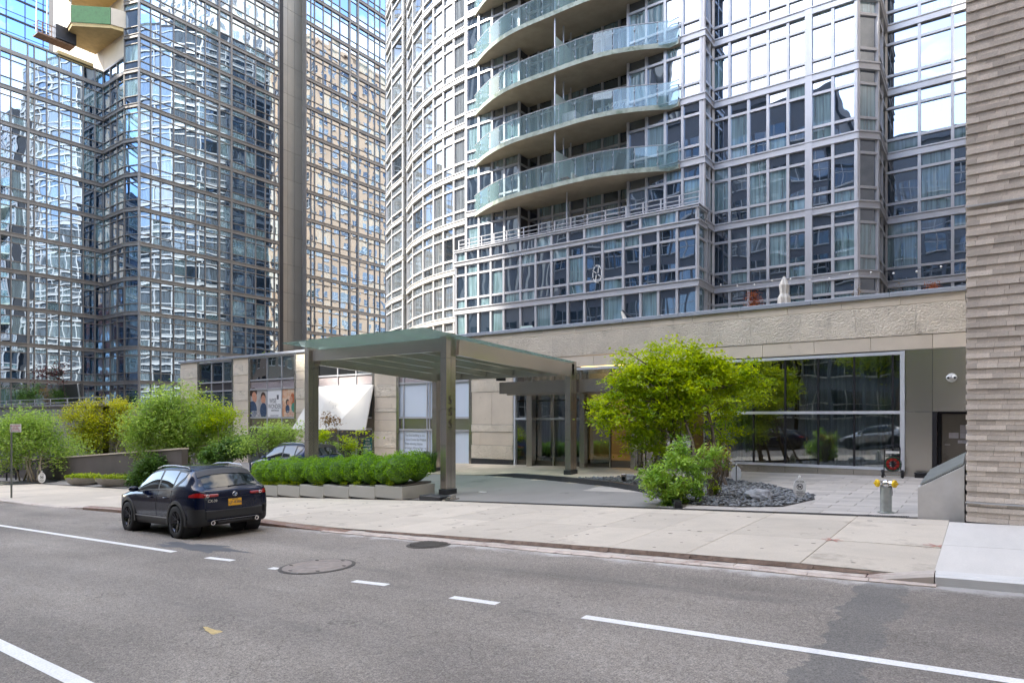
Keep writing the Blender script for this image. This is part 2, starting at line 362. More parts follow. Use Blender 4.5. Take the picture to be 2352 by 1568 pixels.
# ------------------------------------------------------------------ the glass tower on the corner (far left)
FL = 3.05
twr = thing('corner_tower', 'tall blue glass apartment tower with grey bronze floor bands and a blank panelled strip', 'tower')
wing = thing('tower_wing', 'low blue glass wing with grey bronze bands left of the notched corner', 'building')
XA, XB, YN = -65.8, -60.0, 26.7
def flo(k0, k1, base=0., band=.34, f=FL): return [(base+f*k+band/2, base+f*(k+1)-band/2) for k in range(k0, k1)]
rowsA = (.25, .57, .18)
lx = [0,25,64,79,107.6,136,164,191,217.7]
pl = [(XA, 8), (XA, 10.2), (XA, 12.4), (XA, 14.6), (XA, 16.8)] + [onX(p, XA) for p in lx] + [(XA, YN)]
pl2 = pl + [(XA+1.4, YN), (XA+2.8, YN), (XA+4.2, YN)]
curtain(wing, pl2, flo(-1, 10), rowsA, m_paneA, m_bronze, mw=.075, heavy=(7,), endm=(True, False))
mb = MB(); follow(mb, offset(pl2, .1), [(-.5, 30.33), (.0, 30.33), (.0, 30.66), (-.5, 30.66)]); mb.build('spandrel_band', m_bronze, wing)
curtain(wing, pl2, [(30.67, 31.75)], (1.,), m_paneA, m_bronze, mw=.075, endm=(True, False))
mb = MB(); follow(mb, pl2, [(-.5, 31.75), (.1, 31.75), (.1, 31.9), (-.5, 31.9)]); mb.build('parapet_cap', m_bronze, wing)
MB().prism([(XA-.3, 8), (XA-.3, YN+.3), (XA-14, YN+.3), (XA-14, 8)], -5, 30.5).build('roof', m_core, wing)
c1 = (XA+4.2, YN)
bays = [320, 346.5, 369, 399, 426.5, 450, 471.6, 503, 531, 564, 587, 609.3, 630.6, 640.6]
pm = [c1] + [onX(p, XB) for p in bays]
curtain(twr, pm, flo(-1, 21), rowsA, m_paneA, m_bronze, mw=.075, heavy=(1, 8, 9))
# grey panelled strip, then the return and the second glazed face
ye = pm[-1][1]; yp = onX(694, XB-.35)[1]
pf = onX(703, XB+.9)[1]
ms = MB()
jz = [-5+FL*k for k in range(23)]
jy = [ye+.1, onX(661, XB-.35)[1], onX(677, XB-.35)[1], yp]
MB().box(XB-3, ye, -5, XB-.42, yp+1.5, 61).build('core_wall', m_core, twr)
for a, b in zip(jy, jy[1:]):
    for z0, z1 in zip(jz, jz[1:]): MB().box(XB-.44, a+.015, z0+.015, XB-.35, b-.015, z1-.015).build('wall_panel', m_panel, twr)
for z0, z1 in zip(jz, jz[1:]): MB().box(XB-.33, yp-.02, z0+.015, XB+.55, yp+.05, z1-.015).build('wall_panel', m_panel, twr)
b2 = [703, 714.4, 723, 743, 762, 781, 803, 822, 846, 861, 873, 887, 900, 915]
p2 = [(XB+.9, onX(p, XB+.9)[1]) for p in b2]
p2 = [(XB+.5, yp+.05)] + p2[0:]
curtain(twr, p2[1:], flo(-1, 21), rowsA, m_paneA, m_bronze, mw=.08, heavy=(6, 7))
mb = MB(); mb.prism([(XB+.5, yp-.02), (XB+.88, pf), (XB+.3, pf), (XB+.3, yp)], -5, 61); mb.build('corner_post', m_bronze, twr)
for k in range(-1, 21): MB().box(XB+.45, yp-.14, FL*k-.18, XB+1.02, pf+.1, FL*k+.14).build('spandrel_band', m_bronze, twr)
MB().prism([(c1[0], c1[1]+.35), (XB-.3, pm[1][1]+.3), (XB-.3, ye), (XB-.5, yp), (XB+.6, yp+.5), (XB+.6, 66), (XA-14, 66), (XA-14, YN+.4), (XA+.2, YN+.4)], -5, 60.5).build('roof', m_core, twr)
# street side of the tower above the wing: pale panels, concrete balconies, one boarded in green
m_cream = M('pale_unfinished_panel', (.52,.45,.36), .7, 0, .08, .8, rv=.06)
m_beigec = M('beige_board_soffit', (.48,.36,.17), .75, 0, .14, 2)
m_green = M('green_sheathing_board', (.04,.13,.045), .7, 0, .3, 3, stain=('0b2a20', .34, 3))
for k in range(10, 16):
    for j in range(7):
        MB().box(-78+j*2.35+.02, YN+.2, 31.95+(k-10)*FL, -78+(j+1)*2.35-.02, YN+.34, 31.95+(k-9)*FL-.06).build('facade_panel', m_cream, twr)
for k, (zb, boarded) in enumerate(((34.15, True), (37.6, False), (41.0, False))):
    P = [(-61.6, YN+.1), (-62.0, 25.75), (-64.4, 23.6), (-66.6, 23.9), (-67.7, 25.2), (-67.7, YN+.1)]
    bal = MB().prism(P, zb, zb+.28).build('balcony', m_beigec, twr)
    for i, (a, b) in enumerate(zip(P[:-1], P[1:])):
        a, b = Vector(a), Vector(b); t = (b-a).normalized(); q = Vector((t.y, -t.x))*-.1
        MB().prism([a, b, b+q, a+q], zb+.285, zb+1.75).build('parapet_board', m_green if (boarded and i == 1) else m_cream, bal)

# hanging work platform on the wing's roof edge
sp = thing('work_platform', 'hanging steel work platform with ropes above the low wing roof', 'scaffold')
m_rust = M('rusty_steel', (.20,.12,.08), .7, .3, .3, 4); m_dk = M('dark_metal', (.03,.03,.035), .45, .5, .2, 3)
a_ = Vector(onX(76, XA-1, 88)); b_ = Vector(onX(160, XA-1, 102)); b_.z = a_.z = 33.1
u_ = (b_-a_).normalized(); 
for s in (0, 1.0):
    MB().obox(a_+Vector((s,0,0)), b_+Vector((s,0,0)), .12, .15).build('beam', m_rust, sp)
    MB().obox(a_+Vector((s,0,1.0)), b_+Vector((s,0,1.0)), .06, .06).build('guard_rail', m_rust, sp)
MB().obox(a_+Vector((.5,0,-.05)), b_+Vector((.5,0,-.05)), 1.0, .06).build('deck', m_rust, sp)
for i in range(9):
    p = a_.lerp(b_, i/8); MB().obox(p+Vector((1,0,0)), p+Vector((1,0,1.0)), .05, .05).build('post', m_rust, sp)
for i in (.02, .3, .62, .7, .78, .95):
    p = a_.lerp(b_, i); MB().tube([p+Vector((.5,0,.2)), p+Vector((.5,.3,18))], .05, 5).build('rope', m_white, sp)
MB().box(b_.x-.2, b_.y-1.5, b_.z+.1, b_.x+1.2, b_.y+.1, b_.z+1.3).build('motor_cover', m_dk, sp)
MB().obox((XA-.3, a_.y+1.5, 31.95), (XA-.3, b_.y+1.5, 31.95), .8, .5).build('plank_stack', m_beigec, sp)

# blue glass tower far behind
fb = thing('distant_tower', 'deep blue glass skyscraper standing far behind the low wing', 'tower')
m_paneF = pane_mat('deep_blue_glass', '0a2a5a', '2a5a90', refl=.55, tint=(.6,.8,1.15), p_curt=.5, warp=.04, wscale=.25)
pth = [(-150, 20), (-150, 23), (-150, 26), (-150, 29), (-150, 32), (-150, 35), (-150, 38), (-150, 41), (-150, 44), (-150, 47), (-150, 50), (-150, 53), (-150, 56)]
curtain(fb, pth, [(20+4*k+.15, 24+4*k-.15) for k in range(0, 24)], (.3, .7), m_paneF, m_dk, mw=.12)
MB().box(-190, 18, -6, -150.4, 57, 117).build('core', m_core, fb)

# ------------------------------------------------------------------ white curved tower (middle)
LB = 6.45; FH = 3.13
def hflo(k0, k1, band=.36): return [(LB+FH*k+band/2, LB+FH*(k+1)-band/2) for k in range(k0, k1)]
ct = thing('curved_tower', 'sunlit white curved tower with rounded bays and curtained windows', 'tower')
def pt(px, Y): return onY(px, Y)
lobe2 = [(-44.6, 50.5), (-44.7, 48), (-44.4, 44.6), (-43.5, 41.8)] + [pt(888, 39.3), pt(901, 38.1), pt(926, 37.1), pt(933, 37.6)]
lobe1 = [(-36.9, 37.8), pt(936, 35.9), pt(949.6, 34.7), pt(973.4, 33.8), pt(997, 33.25), pt(1019.7, 32.95), pt(1043.5, 32.75), pt(1071, 32.6)]
rowsB = (.22, .56, .22)
for lb in (lobe2, lobe1): curtain(ct, lb, hflo(-3, 13), rowsB, m_paneB, m_white, mw=.13, mo=.07, rail=.13)
MB().prism([(p[0]+(.5 if i < 4 else .3), p[1]+.5) for i, p in enumerate(lobe2)] + [(p[0]+.3, p[1]+.45) for p in lobe1[1:]] + [(-26.9, 50.5)], -5, LB+FH*13+.5).build('roof', m_core, ct)

# ------------------------------------------------------------------ hotel: balconies, terraced podium, right wing
ho = thing('balcony_tower', 'silver glass tower with curved concrete balconies above the stone podium', 'building')
YF, YR, XC = 31.6, 32.55, -11.05
front = [1072, 1100.5, 1131, 1159, 1192.6]; rec = [1210, 1237.6, 1270, 1309, 1344, 1384, 1423, 1443]; fr2 = [1443, 1485, 1528, 1568, 1610, 1621]
up = [pt(p, YF) for p in front]; up_ = [(up[-1][0], YR)] + [pt(p, YR) for p in rec[1:]]; up_[-1] = (pt(1443, YF)[0], YR)
up2 = [pt(p, YF) for p in fr2]; up2[-1] = (XC, YF)
rowsH = (.22, .56, .22)
curtain(ho, up, hflo(1, 11), rowsH, m_paneH, m_silver, mw=.13, rail=.12)
curtain(ho, [up[-1], up_[0]], hflo(1, 11), rowsH, m_paneH, m_silver, mw=.1, rail=.12, endm=(False, True), bands=False)
curtain(ho, up_, hflo(1, 11), (.1, .66, .24), m_paneH, m_silver, mw=.13, rail=.12, endm=(False, False))
right = [1637, 1676, 1719.5, 1764, 1810, 1858, 1913, 1966]
YH = 32.9
rt = [(XC, YF+.7), (XC, YH)] + [pt(p, YH) for p in right[1:]] + [pt(1970.7, YH)]
c_ = rt[-1]; ch = (c_[0]+.7, c_[1]+.7); rv = (ch[0], ch[1]+3.0)
far_ = [rv] + [pt(p, rv[1]) for p in (2111.6, 2188, 2238, 2300, 2370)] 
curtain(ho, up2 + rt + [ch, (ch[0], ch[1]+1.5), rv] + far_[1:], hflo(-2, 11), rowsH, m_paneH, m_silver, mw=.13, rail=.12, heavy=(12,), skip=[(i, f) for i in range(5) for f in range(3)])
# podium
pod = [1047, 1071, 1099.5, 1128, 1157.5, 1196, 1231, 1267.6, 1304.7, 1343, 1384.5, 1432, 1471.6, 1512.4, 1555.4, 1600]
YP = 30.5
pp = [pt(p, YP) for p in pod]; pp[-1] = (XC+.06, YP); pp += [(XC+.06, YF+.1), ]
PF = [(2.9, 4.55), (4.55, 6.27), (6.63, 9.22), (9.50, 10.05)]
curtain(ho, [(pp[0][0], 32.3)] + pp, [PF[2]], rowsH, m_paneH, m_silver, mw=.13, rail=.12)
curtain(ho, [(pp[0][0], 32.3)] + pp, [(3.0, 6.27)], (.45, .55), m_paneH, m_silver, mw=.13, rail=.12, kinds=('window_pane', 'lower_pane'))
curtain(ho, [(pp[0][0], 32.3)] + pp, [PF[3]], (1.,), m_paneH, m_silver, mw=.13, rail=.1)
for z0, z1 in ((6.27, 6.63), (9.22, 9.50), (10.05, 10.22)):
    mb = MB(); follow(mb, [(pp[0][0], 32.3)] + pp, [(-.1, z0), (.11, z0), (.11, z0+.05), (.08, z0+.06), (.08, z1-.07), (.14, z1-.06), (.14, z1), (-.25 if z0 < 10 else -.6, z1)]); mb.build('spandrel_band', m_silver, ho)
MB().box(pp[0][0]+.2, YP+.12, 9.3, XC-.1, YF+1.2, 9.55).build('terrace_deck', m_conc, ho)
MB().prism([(up[0][0], YF+.2), (up[-1][0], YF+.2), (up[-1][0], YR+.15), (up2[0][0], YR+.15), (up2[0][0]+.1, YF+.2), (XC-.2, YF+.2), (XC-.2, YH+.2), (c_[0]-.1, YH+.2), (ch[0]-.15, ch[1]+.1), (rv[0]-.2, rv[1]+.2), (14, rv[1]+.2), (14, 50), (-26.4, 50)], 9.7, LB+FH*11+.6).build('roof', m_core, ho)
MB().prism([(pp[0][0]+.2, YP+.3), (XC-.2, YP+.3), (XC-.2, YH+.2), (c_[0]-.1, YH+.2), (ch[0]-.15, ch[1]+.1), (rv[0]-.2, rv[1]+.2), (14, rv[1]+.2), (14, 50), (pp[0][0]+.2, 50)], -2, 9.28).build('core', m_core, ho)
# glowing-free logo sign on a podium window: open ring of triangles
lg = pt(1372, YP-.1); lz = (CYP-627)/FPX*math.hypot(*lg)*.985; m_sign = M('white_sign', (.85,.85,.82), .5)
sg = thing('window_sign', 'white line emblem of triangles in an eight-sided ring on a podium window', 'sign')
pr = [(lg[0]+.34*math.sin(k*math.pi/4+math.pi/8)*.8, YP-.12, lz+.48*math.cos(k*math.pi/4+math.pi/8)) for k in range(8)]
for k in range(8):
    MB().obox(pr[k], Vector(pr[k]).lerp(Vector(pr[(k+1) % 8]), .8), .03, .03).build('emblem_bar', m_sign, sg)
    if k % 2 == 0: MB().obox(pr[k], (lg[0]+.05*(1 if k < 4 else -1), YP-.12, lz+(.05 if k in (0, 6) else -.05)), .03, .03).build('emblem_bar', m_sign, sg)
# balconies
m_bglass = milky(clear_glass('balcony_glass', (.88,.96,.97), .05, ior=1.25), 'bcdadf', .16)
m_frost = M('frosted_screen_glass', (.55,.68,.64), .3, 0, .03, 1)
m_steel = M('brushed_steel', (.50,.46,.42), .30, .85, .12, .8, stretch=(1, 1, .15), rv=.06)
zf = [(LB+FH*k) for k in range(2, 9)]
xl, xr = onY(1090, 31.9)[0], onY(1563, 31.6)[0]
def edgeY(s):   # s 0..1 along the balcony: gentle double wave between pointed ends
    return 31.75 - 1.75*(1-abs(2*s-1)**2.6)*(1-.03*math.cos(4*math.pi*s)) - (.25 if 0 < s < 1 else 0)*0
N = 26
edge = [(xl+(xr-xl)*i/N, edgeY(i/N)) for i in range(N+1)]
edge[-1] = (xr, 31.35); edge[-2] = (edge[-2][0], edge[-2][1]+.05)
for fi, z in enumerate(zf):
    pts = edge + [(xr, YR), (xl+.2, YR)]
    bal = MB().prism(pts, z-.24, z-.02).build('balcony', m_conc, ho)
    mb = MB(); follow(mb, edge, [(.0, z-.24), (.02, z-.24), (.02, z), (.0, z)]); mb.build('slab_edge', m_edge, bal)
    for i in range(0, N, 2):
        a, b = edge[i], edge[min(i+2, N)]; A = Vector((*a, 0)); B = Vector((*b, 0)); t = (B-A).normalized(); A = A+t*.03; B = B-t*.03; nq = Vector((t.y, -t.x, 0))
        mb = MB(); mb.prism([(A.x, A.y), (B.x, B.y), (B.x-nq.x*.02, B.y-nq.y*.02), (A.x-nq.x*.02, A.y-nq.y*.02)], z-.12, z+1.06); mb.build('balustrade_pane', m_bglass, bal)
    mb = MB()
    for i in range(0, N+1, 2):
        x, y = edge[i]
        for dz in (.18, .82): mb.tube([(x-.06, y+.12, z+dz), (x+.02, y-.04, z+dz)], .035, 6)
        mb.tube([(x, y+.06, z), (x, y+.06, z+1.08)], .02, 5)
    mb.build('post_clamps', m_silver, bal)
    MB().tube([(x, y+.03, z+1.1) for x, y in edge], .025, 6).build('handrail', m_silver, bal)
    xs = pt(1290, 31)[0]
    MB().box(xs-.03, 30.35, z+.02, xs+.03, YR-.2, z+1.9).build('privacy_screen', m_frost, bal)
    for dy in (30.3, 31.2, 32.0): MB().tube([(xs, dy, z), (xs, dy, z+FH-.25)], .045, 8).build('column', m_silver, bal)
# podium rail
mb = MB(); rp_ = offset(pp[:-1], -.3)
for zz in (10.45, 10.65, 10.9): MB().tube([(x, y, zz) for x, y in rp_], .028, 6).build('terrace_rail', m_silver, ho)
for i, (x, y) in enumerate(rp_): MB().box(x-.03, y-.03, 10.2, x+.03, y+.03, 10.92).build('rail_post', m_silver, ho)
z = LB+FH
xs = pt(1300, 31)[0]; MB().tube([(xs, 31.1, z), (xs, 31.1, z+FH-.2)], .045, 8).build('column', m_silver, ho)

# ------------------------------------------------------------------ stone podium (hotel entrance and shops)
m_lime = M('smooth_limestone', (.66,.575,.46), .75, 0, .07, 1.1, rv=.07, bump=.001, bs=60, stain=('8a7a64', .26, 1.6), speck=.05)
m_rock = M('vermiculated_limestone', (.69,.62,.51), .85, 0, .10, 1.3, rv=.04, bump=.006, bs=30, stain=('6b6152', .30, 1.2), speck=.12)
m_cop = M('grey_metal_coping', (.42,.45,.50), .4, .4, .05, 1)
m_blk = M('black_granite', (.03,.032,.036), .35, 0, .2, 8, speck=.3)
m_ss = M('brushed_steel_sheet', (.52,.49,.44), .24, .9, .06, .5, stretch=(1, 1, .1), rv=.05)
st = thing('stone_podium', 'long beige stone podium with rough blocks, steel jambs and tall shop windows', 'building')
def rough_block(x0, x1, y, z0, z1, d, st_):
    nx, nz = max(4, int((x1-x0)/st_)), max(4, int((z1-z0)/st_)); mb = MB(); vs = []
    for j in range(nz+1):
        for i in range(nx+1):
            x, z = x0+(x1-x0)*i/nx, z0+(z1-z0)*j/nz; ed = min(i, nx-i, j, nz-j)
            q = Vector((x*14+z*4, y, z*21-x*3)); h = abs(noise.noise(q))*.9+abs(noise.noise(q*2.1+Vector((7, 0, 0))))*.5
            vs.append((x, y+(.0 if ed == 0 else -.012+.06*max(0, .46-h)), z))
    n = (nx+1); mb.add(vs, [(j*n+i, j*n+i+1, (j+1)*n+i+1, (j+1)*n+i) for j in range(nz) for i in range(nx)])
    mb.add([(x0, y, z0), (x1, y, z0), (x1, y, z1), (x0, y, z1), (x0, y+d, z0), (x1, y+d, z0), (x1, y+d, z1), (x0, y+d, z1)], [(0,4,5,1),(1,5,6,2),(2,6,7,3),(3,7,4,0)])
    return mb
def stones(x0, x1, z0, z1, mat, step=None, ph=0, y=FAC, d=.12, proud=0, joints=None):
    xs = [x0]
    if joints: xs += [j for j in joints if x0 < j < x1]
    elif step:
        q = math.ceil((x0-ph)/step)*step+ph
        while q < x1-.1:
            if q > x0+.1: xs.append(q)
            q += step
    xs.append(x1)
    for a, b in zip(xs, xs[1:]):
        if mat is m_rock: rough_block(a+.005, b-.005, y-.02, z0+.005, z1-.005, d, .024 if a > -20 else .05).build('stone_block', mat, st); continue
        MB().bbox(a+.005, y-proud, z0+.005, b-.005, y+d, z1-.005, .006).build('stone_block', mat, st)
XL, XR = -48.3, 0.0
xj = pt(1083, FAC)[0]
# coping and the continuous frieze
ncp = 20
for i in range(ncp):
    a, b = XL-.1+(XR-XL+.1)*i/ncp, XL-.1+(XR-XL+.1)*(i+1)/ncp
    MB().bbox(a+.004, FAC-.10, 3.95, b-.004, FAC+.35, 4.10, .01).build('coping', m_cop, st)
# terrace slab behind the podium parapet, up to the glass
MB().box(-46, FAC+.4, 3.0, 14, 33.5, 3.12).build('terrace', m_conc, st)
stones(xj, XR, 3.67, 3.95, m_lime, 1.755, -7.38)
stones(xj, XR, 2.67, 3.665, m_rock, 1.745, -8.66, proud=.02)
stones(xj, XR, 2.19, 2.665, m_lime, 1.755, -6.49)
x1177 = pt(1178, FAC)[0]
# stone wall left of the lobby glass
xm = (xj+x1177)/2
for z0, z1, mt, jt in ((1.30, 2.185, m_lime, None), (1.21, 1.30, m_lime, None)): pass
stones(xj, x1177, 1.80, 2.185, m_lime, joints=[xm])
stones(xj, x1177, 1.21, 1.795, m_rock, joints=[xj+.5], proud=.02)
stones(xj, x1177, -.37, 1.205, m_lime, joints=[xm]); stones(xj, x1177, -.72, -.375, m_rock, joints=[xm], proud=.02)
stones(xj, x1177, -1.36, -.725, m_lime, joints=[xj+.5]); stones(xj, x1177, -2.02, -1.365, m_rock, joints=[xm], proud=.02)
MB().box(xj, FAC-.03, -2.6, x1177, FAC+.1, -2.03).build('plinth', m_blk, st)
# body behind
MB().box(XL+.05, FAC+4.5, -6, 8, 30.2, 3.0).build('back_wall', m_core, st)
MB().box(XL+.05, FAC+.36, 2.9, xj, 33.3, 3.0).build('roof_deck', m_core, st)
# --- lobby storefront
m_alu = M('light_aluminium_frame', (.74,.77,.82), .35, .4, .05, 2)
m_lobby = clear_glass('lobby_glass', (.78,.86,.86), .28, warp=.006)
m_curt = M('sheer_grey_curtain', (.56,.60,.66), .9, 0, .5, 5, stretch=(1, 1, .02), detail=2)
sx = lambda p: pt(p, FAC)[0]
xg0, xg1 = sx(1617), sx(2078)
ZT, ZM, ZS = 2.13, .15, -1.72
divs = [sx(p) for p in (1655, 1730, 1803, 1878.7, 1961.5, 2050)]
def glaz(x0, x1, z0, z1, y=FAC+.06, name='lobby_pane', mat=None):
    MB().box(x0, y, z0, x1, y+.02, z1).build(name, mat or m_lobby, st)
e = [xg0] + divs + [xg1-.12]
for a, b in zip(e, e[1:]):
    glaz(a+.03, b-.03, ZM+.05, ZT-.08); glaz(a+.03, b-.03, ZS+.04, ZM-.05)
for x in divs: MB().box(x-.03, FAC+.02, ZS, x+.03, FAC+.14, ZT-.06).build('mullion', m_dk, st)
for z0, z1 in ((ZT-.08, ZT+.02), (ZM-.05, ZM+.05), (ZS-.05, ZS+.04)): MB().box(xg0, FAC-.03, z0, xg1, FAC+.12, z1).build('window_rail', m_alu, st)
MB().box(xg1-.13, FAC-.035, ZS-.06, xg1, FAC+.13, ZT+.03).build('window_frame', m_alu, st)
j = [xg0, sx(1741), sx(1803), sx(1878), sx(1961), sx(2078)]
for a, b in zip(j, j[1:]): MB().bbox(a+.004, FAC-.02, -2.5, b-.004, FAC+.12, ZS-.055, .005).build('plinth_panel', m_ss, st)
def curtain_cloth(x0, x1, y, z0, z1, mat, name='curtain'):
    mb = MB(); n = int((x1-x0)/.05); pts = [(x0+(x1-x0)*i/n, y+.05*math.sin(i*1.3+math.sin(i*.37)*2)) for i in range(n+1)]
    for (a, b), (c, d) in zip(pts, pts[1:]): mb.quad((a, b, z0), (c, d, z0), (c, d, z1), (a, b, z1))
    return mb.build(name, mat, st)
curtain_cloth(sx(1840), xg1, FAC+.7, ZS, ZT, m_curt); curtain_cloth(sx(1640), sx(1720), FAC+.9, ZS, ZT, m_curt)
m_lfl = M('lobby_floor', (.22,.19,.16), .3, 0, .1, 2); m_wood = M('warm_wood_wall', (.12,.085,.06), .5, 0, .25, 1.5, stretch=(4, 4, .4))
MB().box(xj, FAC+.15, -2.35, 4, FAC+4.4, ZS-.12).build('lobby_floor', m_lfl, st)
MB().box(-17, FAC+4.2, -2, -2, FAC+4.3, 2.6).build('lobby_wall', m_panel, st)
m_lamp = bpy.data.materials.new('warm_lobby_light'); m_lamp.use_nodes = True; m_lamp.node_tree.nodes['Principled BSDF'].inputs['Emission Color'].default_value = (1, .62, .2, 1); m_lamp.node_tree.nodes['Principled BSDF'].inputs['Emission Strength'].default_value = 1.5
for x in (-15.9,): MB().box(x, FAC+1.6, 2.45, x+2.4, FAC+3.2, 2.52).build('ceiling_light', m_lamp, st)
# left lobby glass, entrance with revolving door
xs_ = [sx(1182), sx(1222), sx(1270), sx(1333), sx(1400), sx(1480), sx(1560), sx(1617)]
for a, b in zip(xs_, xs_[1:]):
    glaz(a+.03, b-.03, ZM+.62, ZT-.08)
    if a > sx(1395): continue
    glaz(a+.03, b-.03, ZM-.20, ZM+.55); glaz(a+.03, b-.03, -2.0, ZM-.29)
for x in xs_: MB().box(x-.03, FAC+.02, -2.2, x+.03, FAC+.14, ZT-.06).build('mullion', m_ss, st)
for z0, z1 in ((ZT-.08, ZT+.02), (ZM-.28, ZM-.20)): MB().box(xs_[0], FAC-.02, z0, xs_[4] if z0 < 1 else xg0, FAC+.12, z1).build('window_rail', m_alu, st)
MB().box(xs_[0]-.04, FAC-.03, -2.3, xs_[0]+.05, FAC+.13, ZT).build('window_frame', m_alu, st)
curtain_cloth(xs_[0], xs_[3], FAC+.8, -2.1, ZT, m_curt)
rd = MB().lathe([(1.15, -2.12), (1.15, -2.02)], (sx(1520), FAC+.2, 0), 32).lathe([(1.15, 1.0), (1.15, 1.2)], (sx(1520), FAC+.2, 0), 32).build('revolving_door', m_ss, st)
for k in range(4):
    a = k*math.pi/2+.5; c = (sx(1520), FAC+.2)
    q = (c[0]+1.1*math.cos(a), c[1]+1.1*math.sin(a))
    MB().obox((c[0], c[1], -.5), (q[0], q[1], -.5), .02, 3.0).build('door_leaf', m_lobby, rd)
    MB().tube([(q[0], q[1], -2.1), (q[0], q[1], 1.1)], .035, 6).build('door_stile', m_ss, rd)
for k in range(6):
    a = math.pi*.2+k*math.pi*.6/5*2; MB().tube([(sx(1520)+1.16*math.cos(a), FAC+.2+1.16*math.sin(a), -2.1), (sx(1520)+1.16*math.cos(a), FAC+.2+1.16*math.sin(a), 1.1)], .04, 6).build('door_post', m_ss, rd)
text('555', 'door_number', m_sign, st, (sx(1452), FAC+.03, -1.35), .38, rot=(math.pi/2, math.pi/2, 0))
# steel panels and the service door at the right end
xp = [xg1+.003, sx(2141.5), XR]
for a, b in zip(xp, xp[1:]): MB().bbox(a+.004, FAC-.01, .17, b-.004, FAC+.1, 2.185, .004).build('steel_panel', m_ss, st)
MB().bbox(xp[0]+.004, FAC-.01, -2.2, xp[1]-.004, FAC+.1, .16, .004).build('steel_panel', m_ss, st)
m_door = M('dark_steel_door', (.20,.18,.155), .32, .7, .12, .7, stain=('3a352e', .3, 1.5))
MB().box(xp[1], FAC-.02, -2.2, xp[1]+.12, FAC+.9, .165).build('door_jamb', m_dk, st)
dr = MB().bbox(xp[1]+.22, FAC+.62, -2.0, XR, FAC+.68, .10, .01).build('service_door', m_door, st)
MB().box(xp[1]+.12, FAC+.7, -2.1, XR, FAC+.75, .165).build('door_frame', m_dk, st)
MB().tube([(xp[1]+.32, FAC+.6, -.9), (xp[1]+.32, FAC+.55, -.9), (xp[1]+.46, FAC+.55, -.9)], .015, 6).build('handle', m_steel, dr)
m_paper = M('notice_paper', (.5,.48,.5), .6, 0, .1, 8)
for x, z, w_, h in ((xp[1]+.72, -.38, .2, .24), (xp[1]+.42, -.60, .26, .18), (xp[1]+.72, -.60, .24, .18), (xp[1]+.66, -.80, .42, .1)):
    s_ = MB().box(x, FAC+.60, z-h/2, x+w_, FAC+.617, z+h/2).build('notice', m_paper, dr)
text('NOTICE', 'notice_text', m_dk, dr, (xp[1]+.87, FAC+.597, -.79), .05)
# camera pair
cm = thing('security_camera', 'pair of white ball security cameras on the steel panel above the door', 'camera')
x, _, z = onY(2186, FAC, 867)
MB().lathe([(.001, -.02), (.13, -.02), (.14, 0)], (x, FAC-.01, z), 20, 'y').build('mount_plate', m_sign, cm)
for s in (-1, 1):
    MB().ball((x+s*.075, FAC-.10, z), .075, n=14, m=8).build('camera_ball', m_sign, cm, smooth=True)
    MB().lathe([(.001, -.07), (.035, -.07), (.035, 0)], (x+s*.085, FAC-.115, z-.01), 14, 'y').build('lens', m_dk, cm)
# ---- shops on the left: piers and steel-framed bays
m_louv = M('louver_metal', (.50,.44,.45), .45, .3, .08, 1); m_louvd = M('dark_louver_metal', (.10,.09,.09), .5, .3, .1, 1)
m_frw = M('white_backed_window_film', (.66,.74,.84), .25, 0, .03, .7, spec=.6)
def pier(p0, p1, seed, ztop=3.95):
    random.seed(seed); x0, x1 = sx(p0), sx(p1)
    zs = [(3.55,3.95,0), (2.81,3.55,1), (2.28,2.81,0), (1.76,2.28,0), (1.10,1.76,1), (.46,1.10,0), (.26,.46,1), (-.17,.26,0), (-.79,-.17,0), (-1.67,-.79,1), (-2.3,-1.67,0), (-3.6,-2.3,0)]
    for z0, z1, rk in zs:
        if z1 > ztop: continue
        stones(x0, x1, z0, z1, m_rock if rk else m_lime, proud=.02 if rk else 0)
for i, (a, b) in enumerate(((414.5, 453), (536, 570), (680, 724), (860, 910))): pier(a, b, i)
MB().box(XL, FAC+.12, -4, XL+.3, 30, 3.94).build('side_wall', m_lime, st)
random.seed(11)
m_paneS = pane_mat('shop_glass', '0d1412', '4f5b57', refl=.30, p_curt=.4, warp=.02, wscale=.5)
